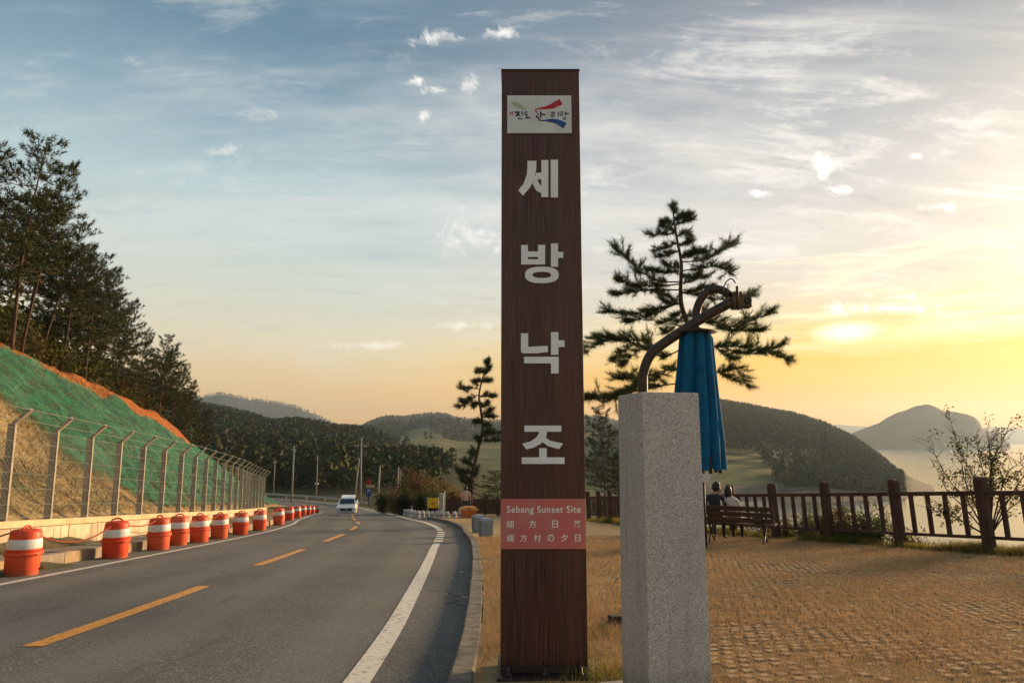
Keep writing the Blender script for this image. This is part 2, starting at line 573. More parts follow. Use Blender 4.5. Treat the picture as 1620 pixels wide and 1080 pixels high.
# materials of the setting
def asphalt_material():
    m = bpy.data.materials.new('worn_asphalt'); m.use_nodes = True
    g = NT(m.node_tree)
    out = g.n('ShaderNodeOutputMaterial'); b = g.n('ShaderNodeBsdfPrincipled'); g.l(b.outputs[0], out.inputs[0])
    tc = g.n('ShaderNodeTexCoord'); v = tc.outputs['Object']; uv = tc.outputs['UV']
    sp = g.n('ShaderNodeSeparateXYZ'); g.l(uv, sp.inputs[0])
    vo = g.n('ShaderNodeTexVoronoi'); vo.inputs['Scale'].default_value = 95; g.l(v, vo.inputs['Vector'])
    sc = g.n('ShaderNodeSeparateColor'); g.l(vo.outputs['Color'], sc.inputs[0])
    agg = g.ramp(sc.outputs[0], [(0, A(.05, .05, .049)), (.3, A(.094, .093, .091)), (.7, A(.138, .136, .132)), (.93, A(.19, .187, .18)), (1, A(.30, .29, .27))])
    big = g.noise(v, .35, 6, .62)
    c = g.mix(g.step(big, .38, .66, 0, .55), agg, A(.075, .071, .065))
    # wheel paths worn paler along each lane
    wob = g.math('MULTIPLY', g.math('SUBTRACT', g.noise(v, .25, 3, .5), .5), .5)
    ab = g.math('ABSOLUTE', g.math('SUBTRACT', g.math('ABSOLUTE', g.math('SUBTRACT', g.math('ABSOLUTE', g.math('ADD', sp.outputs[1], wob)), 1.45)), .78))
    c = g.mix(g.step(ab, .12, .5, .38, 0.0), c, A(.17, .167, .16))
    # stretched stains and drip line
    mp = g.n('ShaderNodeMapping'); mp.inputs['Scale'].default_value = (.25, 2.2, 1); g.l(uv, mp.inputs[0])
    c = g.mix(g.step(g.noise(mp.outputs[0], 1.1, 5, .65), .56, .72, 0, .45), c, A(.06, .057, .052))
    # gritty dust by the kerbs
    c = g.mix(g.math('MULTIPLY', g.step(g.math('ABSOLUTE', sp.outputs[1]), 2.95, 3.6), g.step(g.noise(v, 5, 5, .65), .4, .62, .1, .6)), c, A(.20, .165, .12))
    # cracks
    vc = g.n('ShaderNodeTexVoronoi', feature='DISTANCE_TO_EDGE'); vc.inputs['Scale'].default_value = .42
    dv = g.vmath('ADD', v, g.vmath('SCALE', g.noise(v, 1.6, 5, .6, out=1)))
    dv.node.inputs[1].links[0].from_node.inputs['Scale'].default_value = .8
    g.l(dv, vc.inputs['Vector'])
    ck = g.math('MULTIPLY', g.step(vc.outputs['Distance'], .003, .009, 1, 0), g.step(g.noise(v, .22, 2, .5), .52, .60))
    c = g.mix(g.math('MULTIPLY', ck, .8), c, A(.025, .024, .022))
    # pale scuffs
    sm = g.n('ShaderNodeMapping'); sm.inputs['Scale'].default_value = (1.3, 7, 1); g.l(uv, sm.inputs[0])
    c = g.mix(g.step(g.noise(sm.outputs[0], 1.0, 6, .7), .72, .80, 0, .5), c, A(.34, .32, .29))
    g.l(c, b.inputs['Base Color']); b.inputs['Roughness'].default_value = .86; b.inputs['Specular IOR Level'].default_value = .25
    bn = g.n('ShaderNodeBump'); bn.inputs['Strength'].default_value = .6; bn.inputs['Distance'].default_value = .006
    g.l(g.math('SUBTRACT', sc.outputs[1], g.math('MULTIPLY', ck, 2.0)), bn.inputs['Height']); g.l(bn.outputs[0], b.inputs['Normal'])
    return m


m_asphalt = asphalt_material()
m_white_line = M('white_road_paint', A(.60, .57, .50), A(.26, .245, .215), scale=16, rough=.6, lo=.50, hi=.68, bump=.2, bscale=200, bdist=.004)
m_yellow_line = M('yellow_road_paint', A(.58, .26, .035), A(.24, .13, .05), scale=14, rough=.6, lo=.52, hi=.70, bump=.2, bscale=200, bdist=.004)
m_thatch = M('dry_thatch', A(.46, .33, .17), A(.30, .21, .11), scale=26, rough=.95, bump=.8, bscale=60, spec=.1, c3=A(.30, .21, .10), s3=.9, m3=.6)
m_joint = M('joint_soil', A(.24, .15, .072), A(.14, .092, .048), scale=18, rough=.95, bump=.8, bscale=50, spec=.1, c3=A(.30, .21, .11), s3=.7, m3=.6)
m_ground = M('brown_earth', A(.13, .10, .06), A(.06, .07, .03), scale=3, rough=.95, bump=.6, bscale=9, spec=.1)
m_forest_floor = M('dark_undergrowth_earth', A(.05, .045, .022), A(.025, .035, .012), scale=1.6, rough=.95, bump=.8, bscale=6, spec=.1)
m_straw = M('straw_soil', A(.46, .33, .165), A(.19, .13, .068), scale=4.5, rough=.95, bump=1.0, bscale=14, spec=.1, c3=A(.28, .24, .15), s3=.5, m3=.7, bdist=.1)
m_orange_soil = M('orange_soil', A(.40, .14, .045), A(.25, .085, .03), scale=5, rough=.95, bump=.9, bscale=16, spec=.1, bdist=.08)
m_granite_kerb = M('kerb_granite', A(.24, .205, .165), A(.12, .10, .085), scale=9, rough=.85, bump=.3, bscale=120, c3=A(.12, .10, .085), s3=1.6, m3=.6)


def build_water():
    m = bpy.data.materials.new('sea_water'); m.use_nodes = True
    g = NT(m.node_tree)
    out = g.n('ShaderNodeOutputMaterial'); b = g.n('ShaderNodeBsdfPrincipled'); g.l(b.outputs[0], out.inputs[0])
    b.inputs['Base Color'].default_value = (.05, .075, .08, 1); b.inputs['Roughness'].default_value = 0.16; b.inputs['IOR'].default_value = 1.33
    b.inputs['Specular IOR Level'].default_value = 0.8
    tc = g.n('ShaderNodeTexCoord'); mp = g.n('ShaderNodeMapping'); mp.inputs['Scale'].default_value = (.05, .16, .1); mp.inputs['Rotation'].default_value = (0, 0, R(8))
    g.l(tc.outputs['Object'], mp.inputs[0])
    h = g.math('ADD', g.noise(mp.outputs[0], 1.0, 6, .6), g.math('MULTIPLY', g.noise(mp.outputs[0], .12, 3, .5), 2.0))
    bn = g.n('ShaderNodeBump'); bn.inputs['Strength'].default_value = .35; bn.inputs['Distance'].default_value = .6
    g.l(h, bn.inputs['Height']); g.l(bn.outputs[0], b.inputs['Normal'])
    ys = np.concatenate([[-290], np.linspace(-100, 900, 12), [1500, 3000, 4790]]); xs = np.concatenate([[-4900, -1500], np.linspace(-600, 900, 10), [1500, 3000, 4900]])
    Y, X = np.meshgrid(ys, xs)
    P = np.stack([X, Y, np.full(X.shape, SEA_Z)], -1)
    o = link('sea', grid_mesh('sea', P, m)); o["kind"] = "structure"


build_water()


def build_ground():
    xs = np.concatenate([np.arange(-150, -40, 4.0), np.arange(-40, 22, 1.0), np.arange(22, 62, 2.0)])
    ys = np.concatenate([np.arange(-14, 70, 1.0), np.arange(70, 262, 4.0)])
    X, Y = np.meshgrid(xs, ys, indexing='ij')
    Z = terrain(X, Y)
    o, s = offs(X, Y)
    hill = (-o > 12.0)
    Z = Z + np.where(hill, 0.35 * fbm(X, Y, .3, 3, 5), 0)
    me = grid_mesh('ground', np.stack([X, Y, Z], -1), m_ground)
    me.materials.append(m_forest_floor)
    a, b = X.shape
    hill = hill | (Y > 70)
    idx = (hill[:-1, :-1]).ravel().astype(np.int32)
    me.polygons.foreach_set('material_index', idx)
    ob = link('ground', me); ob["kind"] = "structure"


build_ground()


def strip(name, s0, s1, o0, o1, dz, mat, ds=0.5, parent=None, nx=2, zf=None, uv=False):
    n = max(2, int(abs(s1 - s0) / ds) + 1)
    ss = np.linspace(s0, s1, n); P = np.zeros((n, nx, 3))
    for k in range(nx):
        f = k / (nx - 1)
        oa = (o0(ss) if callable(o0) else o0); ob_ = (o1(ss) if callable(o1) else o1)
        x, y = cl(ss, oa + (ob_ - oa) * f)
        P[:, k, 0] = x; P[:, k, 1] = y; P[:, k, 2] = (zf(x, y) if zf else zroad(y)) + dz
    me = grid_mesh(name, P, mat, smooth=True)
    if uv:
        UV = np.zeros((n, nx, 2)); UV[:, :, 0] = ss[:, None]; UV[:, :, 1] = oa.reshape(-1, 1) + (ob_ - oa).reshape(-1, 1) * np.linspace(0, 1, nx)[None] if hasattr(oa, 'reshape') else oa + (np.asarray(ob_) - oa).reshape(-1, 1) * np.linspace(0, 1, nx)[None]
        lu = np.zeros(len(me.loops), np.int32); me.loops.foreach_get('vertex_index', lu)
        me.uv_layers.new(name='road'); me.uv_layers[0].data.foreach_set('uv', UV.reshape(-1, 2)[lu].ravel().astype(np.float32))
    return link(name, me, parent)


road = strip('road', -12, 128, -3.78, lambda s: kerb_off(s) + 0.02, 0.0, m_asphalt, ds=.5, nx=14, uv=True)
road["kind"] = "structure"
for o_ in (road,):
    o_.data.flip_normals() if o_.data.polygons[0].normal.z < 0 else None


def mark(name, s0, s1, o0, o1, mat):
    ob = strip(name, s0, s1, o0, o1, 0.005, mat, ds=.4, parent=road)
    if ob.data.polygons[0].normal.z < 0: ob.data.flip_normals()
    return ob


mark('edge_line', -12, 125, -3.04, -2.90, m_white_line)
RL = lambda s: np.interp(s, [8, 16, 20, 26, 34], [2.70, 2.72, 2.84, 3.0, 3.1])
mark('edge_line', -12, s_of_y(17.8), lambda s: RL(s) - .09, lambda s: RL(s) + .09, m_white_line)
for k in range(5):
    sa = s_of_y(18.4) + k * 1.15
    mark('edge_line_dash', sa, sa + .68, lambda s: RL(s) - .12, lambda s: RL(s) + .12, m_white_line)
mark('edge_line', s_of_y(24.6), 125, lambda s: RL(s) - .11, lambda s: RL(s) + .11, m_white_line)
YL = lambda s: np.interp(s, [5, 9, 12.5, 26, 36], [-.11, -.12, -.23, -.2, 0])
k = 0
sa = 5.8 - 6.55 * 2
while sa < 120:
    mark('centre_dash', sa, sa + 3.75, lambda s: YL(s) - .085, lambda s: YL(s) + .085, m_yellow_line)
    sa += 6.55


def plaza_sheet():
    ys = np.arange(-8, 56.01, .5); n = 70
    P = np.zeros((len(ys), n, 3))
    ss = np.interp(ys, CL[:, 1], CS)
    kx, ky = cl(ss, kerb_off(ss) + .16)
    # kerb x as a function of y
    kxy = np.interp(ys, ky, kx)
    ex = edge_x(ys) + 0.35
    f = np.linspace(0, 1, n) ** 1.2
    P[:, :, 0] = kxy[:, None] + (ex - kxy)[:, None] * f[None, :]
    P[:, :, 1] = ys[:, None]
    P[:, :, 2] = zplaza(P[:, :, 0], P[:, :, 1]) + 0.012 * fbm(P[:, :, 0], P[:, :, 1], .8, 3, 3)
    me = grid_mesh('plaza', P, m_thatch); me.materials.append(m_joint)
    xm = P[:-1, :-1, 0] + .25 * fbm(P[:-1, :-1, 0], P[:-1, :-1, 1], .8, 2, 3)
    me.polygons.foreach_set('material_index', ((xm > 1.1) & (P[:-1, :-1, 1] < 19)).ravel().astype(np.int32))
    o = link('plaza', me)
    if o.data.polygons[0].normal.z < 0: o.data.flip_normals()
    o["kind"] = "structure"
    return o


plaza = plaza_sheet()


def kerb_run(name, parent, s0, s1, off, w, h, length, mats, jitter=.006, zf=0.0):
    """individual kerb stones, each a piece of its own"""
    s = s0; i = 0
    while s < s1:
        e = s + length - .012
        oa = off(np.array([s, e])) if callable(off) else np.array([off, off])
        x, y = cl(np.array([s, e]), oa)
        mb = MB()
        a = Vector((x[0], y[0], 0)); b = Vector((x[1], y[1], 0)); d = (b - a); L = d.length; d.normalize(); r = Vector((d.y, -d.x, 0))
        j = random.uniform(-jitter, jitter)
        vs = []
        c = .018
        prof = [(0, -.25), (0, h - c), (c, h), (w - c, h), (w, h - c), (w, -.25)]
        for p in (a, b):
            zz = float(zroad(p.y)) + zf
            for (u, v) in prof:
                q = p + r * (u + j); vs.append((q.x, q.y, zz + v + j))
        n = len(prof)
        fs = [tuple(range(n)), tuple(range(2 * n - 1, n - 1, -1))] + [(k, k + n, (k + 1) % n + n, (k + 1) % n) for k in range(n)]
        mb.add(vs, fs)
        mb.build('kerb_stone', mats[i % len(mats)] if not callable(mats) else mats(i), parent)
        s += length; i += 1


m_kerb2 = M('kerb_granite_dark', A(.20, .175, .15), A(.11, .095, .085), scale=7, rough=.85, bump=.3, bscale=100)
m_kerb_yellow = M('kerb_worn_yellow', A(.40, .26, .12), A(.31, .225, .14), scale=3.5, rough=.85, bump=.3, bscale=60, c3=A(.25, .2, .15), s3=3, m3=.7)
m_kerb_grey = M('kerb_worn_grey', A(.30, .25, .19), A(.20, .165, .13), scale=5, rough=.9, bump=.3, bscale=60)
kerb_r = empty('kerb', (0, 0, 0)); kerb_r["kind"] = "structure"
kerb_run('kerb_stone', kerb_r, -6, s_of_y(41), kerb_off, .16, .12, 1.0, lambda i: m_granite_kerb if random.random() < .65 else m_kerb2)
kerb_l = empty('kerb', (0, 0, 0)); kerb_l["kind"] = "structure"
kerb_run('kerb_stone', kerb_l, -1, 62, -3.98, .2, .19, 1.0, lambda i: m_kerb_yellow if i % 2 == 0 else m_kerb_grey)

# dusty ledge between the painted kerb and the wall
m_ledge = M('dusty_ledge', A(.29, .23, .165), A(.16, .13, .095), scale=4, rough=.95, bump=.8, bscale=20, bdist=.03)
led = strip('ledge', -3, 62, -WALL_O + .05, -3.97, 0.165, m_ledge, nx=4); led["kind"] = "structure"
if led.data.polygons[0].normal.z < 0: led.data.flip_normals()


# ------------------------------------------------------------------ far land
def foliage_tris(C, H, W, ntri, size, rg, cone=0.6, base=0.12):
    """small leaf faces filling crowns. C (n,3) foot points, H heights, W radii"""
    n = len(C)
    t = rg.random((n, ntri)) ** 0.8
    a = rg.random((n, ntri)) * 2 * np.pi
    prof = np.where(t < .3, .45 + .55 * t / .3, 1 - cone * (t - .3) / .7) * np.sqrt(np.clip(1 - np.maximum(t - .75, 0) ** 2 * 9, .12, 1))
    rr = np.sqrt(rg.random((n, ntri))) * prof * W[:, None]
    z = base * H[:, None] + t * (1 - base) * H[:, None]
    ctr = np.stack([C[:, 0:1] + rr * np.cos(a), C[:, 1:2] + rr * np.sin(a), C[:, 2:3] + z], -1)
    d = rg.normal(size=(n, ntri, 3)); d /= np.linalg.norm(d, axis=-1, keepdims=True)
    e = rg.normal(size=(n, ntri, 3)); e -= d * (e * d).sum(-1, keepdims=True); e /= np.linalg.norm(e, axis=-1, keepdims=True)
    sz = (size * H)[:, None, None] * (.7 + .6 * rg.random((n, ntri, 1)))
    v = np.stack([ctr + d * sz, ctr - d * sz * .5 + e * sz * .8, ctr - d * sz * .5 - e * sz * .8], 2)
    v = v.reshape(-1, 3)
    f = np.arange(len(v)).reshape(-1, 3)
    return v, f


m_pine_far = M('far_forest_leaf', A(.040, .060, .026), A(.072, .084, .034), scale=.06, rough=.9, spec=.1, c3=A(.075, .055, .02), s3=.03, m3=.5)
m_pine_hazy = M('hazy_forest_leaf', A(.045, .062, .032), A(.068, .08, .04), scale=.03, rough=.9, spec=.1, c3=A(.085, .05, .02), s3=.02, m3=.3)
m_hill_forest = M('hill_forest_floor', A(.03, .04, .017), A(.055, .06, .025), scale=.02, rough=.95, spec=.05, bump=.8, bscale=.12, bdist=4, c3=A(.05, .045, .02), s3=.01, m3=.5)
m_hill_bare = M('island_scrub', A(.028, .030, .018), A(.05, .046, .03), scale=.012, rough=.95, spec=.05, bump=.8, bscale=.05, bdist=8, c3=A(.08, .065, .045), s3=.02, m3=.4)
m_field = M('terraced_field', A(.10, .115, .045), A(.19, .165, .075), scale=.025, rough=.95, spec=.05, stretch=(.3, 1.3, 3), c3=A(.05, .06, .025), s3=.03, m3=.6)
m_shore = M('shore_rock', A(.06, .05, .04), A(.035, .03, .025), scale=.08, rough=.9)


def proj_py(P):
    dz = P[..., 2] - CAM_Z; dep = P[..., 1] * CP + dz * SP; up = -P[..., 1] * SP + dz * CP
    return (540 - 1080 * up / dep,)


def hill(name, crest, Dc, Db, zb, mat, tree_h=0.0, rows=36, back=0.6, amp=2.0, power=1.0, seed=1.0, col_step=4, field=None, shore=None, calm=None):
    """ridge: crest outline as (px, py) at distance Dc, foot at distance Db and height zb, real back slope behind"""
    px0, px1 = crest[0][0], crest[-1][0]
    cols = np.arange(px0, px1 + .1, col_step)
    cy = np.interp(cols, [c[0] for c in crest], [c[1] for c in crest])
    ip = lambda q: np.interp(cols, [a[0] for a in q], [a[1] for a in q]) if isinstance(q, list) else np.full(len(cols), float(q))
    dc, db, zbv = ip(Dc), ip(Db), ip(zb)
    tt = np.concatenate([np.linspace(0, 1, rows), 1 + np.linspace(0, 1, rows // 3 + 1)[1:] * back])
    P = np.zeros((len(cols), len(tt), 3))
    for i, (c, yy) in enumerate(zip(cols, cy)):
        p = at(c, yy, dc[i]); zc = p.z - (tree_h(c) if callable(tree_h) else tree_h)
        for j, t in enumerate(tt):
            D = db[i] + (dc[i] - db[i]) * t
            if t <= 1: z = zbv[i] + (zc - zbv[i]) * (t ** power * (1 - .25 * t) / .75 if power != 1 else (t * 1.15 - .15 * t * t))
            else: z = zc - (zc - zbv[i]) * ((t - 1) / back) ** 1.3 * 1.05
            P[i, j] = (p.x * D / dc[i], D, z)
    X, Y = P[:, :, 0], P[:, :, 1]
    w = np.sin(np.clip(tt, 0, 1) * np.pi)[None, :]
    P[:, :, 2] += amp * fbm(X, Y, 6.0 / np.mean(dc) * 3, 4, seed) * (0.25 + w) * (tt[None, :] < 1.0) * (np.clip((calm - cols) / 50.0, 0, 1)[:, None] if calm else 1.0)
    P[:, 0, 2] = np.minimum(P[:, 0, 2], zbv) - 1.5
    me = grid_mesh(name, P, mat)
    if me.polygons[len(me.polygons) // 2].normal.z < 0: me.flip_normals()
    ob = link(name, me); ob["kind"] = "structure"
    if field is not None or shore is not None:
        me.materials.append(m_field); me.materials.append(m_shore)
        a, b = len(cols), len(tt)
        ci = cols[:-1, None] + 0 * tt[None, :-1]; ti = tt[None, :-1] + 0 * cols[:-1, None]
        idx = np.zeros((a - 1, b - 1), np.int32)
        if field is not None: idx[field(ci, ti, *proj_py(P[:-1, :-1]))] = 1
        if shore is not None: idx[shore(ci, ti)] = 2
        me.polygons.foreach_set('material_index', idx.ravel())
    return ob, P, cols, tt


def forest(name, P, cols, tt, n, hgt, ntri, size, mat, mask=None, label='', cat='forest', seed=3, crest_bonus=.12, cone=.7):
    rg = np.random.default_rng(seed)
    na, nb = P.shape[:2]
    jmax = int(np.searchsorted(tt, 1.02))
    i = rg.random(n * 3) * (na - 1.001); j = rg.random(n * 3) * (jmax - 1.001)
    nc = int(n * crest_bonus); j[:nc] = (jmax - 1.001) * (1 - .03 * rg.random(nc))
    i0 = i.astype(int); j0 = j.astype(int); fi = (i - i0)[:, None]; fj = (j - j0)[:, None]
    p = (P[i0, j0] * (1 - fi) + P[i0 + 1, j0] * fi) * (1 - fj) + (P[i0, j0 + 1] * (1 - fi) + P[i0 + 1, j0 + 1] * fi) * fj
    c = cols[i0]; t = tt[j0]
    if mask is not None:
        k = mask(c, t, p, rg); p = p[k]
    p = p[:n]
    H = (hgt(p) if callable(hgt) else hgt) * (.6 + .7 * rg.random(len(p))); W = H * (.26 + .16 * rg.random(len(p)))
    p[:, 2] -= .4
    v, f = foliage_tris(p, H, W, ntri, size, rg, cone=cone)
    ob = link(name, np_mesh(name, v, f, mat))
    tag(ob, label, cat, kind='stuff')
    return ob


# forested hill beyond the bend
crestA = [(150, 560), (250, 606), (310, 634), (333, 638), (361, 644), (394, 652), (414, 659), (430, 663), (450, 661), (478, 661), (505, 666), (533, 671), (560, 672), (590, 673), (615, 682), (635, 700), (650, 724), (664, 748), (676, 764)]
hA, PA, cA, tA = hill('hill', crestA, 1000, [(150, 185), (560, 200), (620, 260), (676, 330)], [(150, -8), (560, -9), (676, -17)], m_hill_forest, tree_h=8.5, amp=5, seed=1.5)
forest('forest', PA, cA, tA, 9000, 8.0, 44, .105, m_pine_far, label='dark pine forest covering the hill beyond the road bend', seed=5)
def plateau_wood():
    rg = np.random.default_rng(61); n = 420
    y = rg.uniform(122, 255, n); x = -14 - rg.random(n) * 75 - (y - 120) * .05
    z = terrain(x, y); H = rg.uniform(3.5, 8.0, n)
    v, f = foliage_tris(np.stack([x, y, z - .3], -1), H, H * rg.uniform(.3, .45, n), 60, .10, rg, cone=.6, base=.06)
    tag(link('wood', np_mesh('wood', v, f, m_pine_far)), 'dark wood on the flat ground below the forested hill', 'wood', kind='stuff')


plateau_wood()
# blue mountain
hB, PB, cB, tB = hill('mountain', [(180, 650), (260, 640), (300, 630), (335, 624), (350, 622), (366, 625), (385, 629), (410, 633), (440, 637), (465, 642), (490, 651), (508, 660), (522, 668), (540, 674), (600, 690)],
                      3700, 2500, -16, m_hill_forest, tree_h=6, amp=14, seed=2.2)
forest('forest', PB, cB, tB, 1400, 14, 10, .2, m_pine_hazy, label='hazy woods on the blue mountain behind the dark hill', seed=6, crest_bonus=.35)
# middle ridge across the valley, fields at its foot
crestC = [(520, 700), (560, 684), (580, 670), (598, 663), (612, 659), (640, 660), (660, 657), (690, 654), (705, 656), (720, 661), (745, 664), (775, 667), (800, 666), (850, 662), (900, 658), (935, 660), (955, 661), (975, 667), (1010, 672), (1080, 676), (1130, 690)]


def fieldC(c, t, py=None): return (t < .36 + .06 * np.sin(c * .05)) & (t > .015)


hC, PC, cC, tC = hill('ridge', crestC, 2200, [(520, 300), (620, 240), (1000, 235), (1130, 300)], -18.4, m_hill_forest, tree_h=6, amp=10, power=1.35, seed=3.1, field=fieldC)
forest('forest', PC, cC, tC, 5500, 10.5, 12, .19, m_pine_hazy, label='hazy wooded ridge across the valley behind the tall sign', seed=7, crest_bonus=.2,
       mask=lambda c, t, p, rg: (t > .36 + .06 * np.sin(c * .05)) | (fbm(p[:, 0], p[:, 1], .012, 3, 8) > .38))
# headland on the right, falling to the sea
crestD = [(985, 690), (1010, 672), (1040, 652), (1080, 637), (1110, 631), (1140, 633), (1180, 640), (1220, 648), (1260, 655), (1300, 665), (1330, 679), (1355, 691), (1380, 707), (1400, 723), (1418, 742), (1438, 753), (1462, 763), (1478, 770)]


def fieldD(c, t, py):
    lo_ = np.interp(c, [985, 1130, 1200, 1260, 1300, 1335], [700, 699, 703, 709, 716, 724]); hi_ = np.interp(c, [985, 1150, 1200, 1245, 1300, 1335], [830, 830, 800, 752, 735, 724])
    band = (np.abs(np.mod(py + 3 * np.sin(c * .03), 13) - 6) > 1.4)
    return (py > lo_) & (py < hi_) & band


hD, PD, cD, tD = hill('headland', crestD, [(985, 900), (1300, 720), (1400, 480), (1440, 340), (1478, 290)], [(985, 228), (1300, 228), (1420, 240), (1478, 274)], SEA_Z + .6, m_hill_forest, tree_h=lambda c: float(np.interp(c, [1380, 1432], [4.6, 0])), amp=2.5, power=1.15, seed=4.4,
                      calm=1440, field=fieldD, shore=lambda c, t: (t < .03) | ((c > 1430)))
forest('forest', PD, cD, tD, 6000, lambda q: np.interp(q[:, 0] / q[:, 1], [.40, .50, .575], [6.0, 4.2, 2.0]), 40, .115, m_pine_far, label='trees covering the headland right of the blue parasol', seed=8, crest_bonus=.14,
       mask=lambda c, t, p, rg: ((~fieldD(c, t, proj_py(p)[0]) & ((proj_py(p)[0] < np.interp(c, [985, 1130, 1200, 1260, 1300], [697, 696, 700, 706, 800])) | (c > 1215 + 40 * fbm(p[:, 0], p[:, 1], .02, 2, 6)))) | (fbm(p[:, 0], p[:, 1], .03, 2, 4) > .58)) & (t > .03) & (c < 1428))
# island and the faint land beyond
hE, PE, cE, tE = hill('island', [(1318, 703), (1335, 692), (1345, 686), (1365, 678), (1390, 669), (1404, 660), (1420, 652), (1432, 649), (1448, 642), (1468, 639), (1480, 643), (1492, 650), (1510, 651), (1530, 655), (1543, 660), (1550, 668), (1553, 676), (1562, 683), (1578, 681), (1586, 690), (1594, 697), (1600, 703)],
                      1850, 1700, SEA_Z + .3, m_hill_bare, tree_h=0, amp=9, seed=5.5, back=1.0)
hF, PF, cF, tF = hill('island', [(1240, 690), (1270, 682), (1300, 674), (1320, 671), (1345, 673), (1375, 675), (1410, 684), (1440, 700)], 4650, 4300, SEA_Z + .3, m_hill_bare, amp=8, seed=6.5, back=.3)
hG, PG, cG, tG = hill('island', [(1540, 690), (1556, 676), (1580, 675), (1600, 677), (1625, 680), (1660, 686), (1700, 700)], 4700, 4400, SEA_Z + .3, m_hill_bare, amp=8, seed=7.5, back=.2)


def build_haze():
    m = bpy.data.materials.new('haze_air'); m.use_nodes = True
    g = NT(m.node_tree)
    out = g.n('ShaderNodeOutputMaterial'); v = g.n('ShaderNodeVolumePrincipled'); g.l(v.outputs[0], out.inputs['Volume'])
    v.inputs['Color'].default_value = (.46, .58, .74, 1); v.inputs['Density'].default_value = 0.00015; v.inputs['Anisotropy'].default_value = .45
    mb = MB().box(-4950, 4950, -295, 4800, -27, 245)
    o = mb.build('haze', m)
    tag(o, 'thin evening haze over the bay and hills', 'haze', kind='stuff')


build_haze()

# ------------------------------------------------------------------ left side: cut bank, net, wall, wire fence
def ordinal(i):
    return ['first', 'second', 'third', 'fourth', 'fifth', 'sixth', 'seventh', 'eighth', 'ninth', 'tenth', 'eleventh', 'twelfth', 'thirteenth', 'fourteenth',
            'fifteenth', 'sixteenth', 'seventeenth', 'eighteenth', 'nineteenth', 'twentieth', 'twenty-first', 'twenty-second', 'twenty-third', 'twenty-fourth',
            'twenty-fifth', 'twenty-sixth', 'twenty-seventh', 'twenty-eighth', 'twenty-ninth', 'thirtieth'][i]


def proj(x, y, z):
    """photo pixel of a world point"""
    dz = z - CAM_Z
    dep = y * CP + dz * SP; up = -y * SP + dz * CP
    return 810 + 1080 * x / dep, 540 - 1080 * up / dep


def s_for_px(px, off, s0=2.0, s1=75.0):
    ss = np.linspace(s0, s1, 1500); x, y = cl(ss, off); z = zroad(y)
    p, _ = proj(x, y, z)
    i = np.where((p[:-1] - px) * (p[1:] - px) <= 0)[0]
    return float(ss[i[0]]) if len(i) else None


def bank_point(s, lo):
    x, y = cl(s, -lo)
    z = zroad(y) + bank_h(lo, s)
    return x, y, z


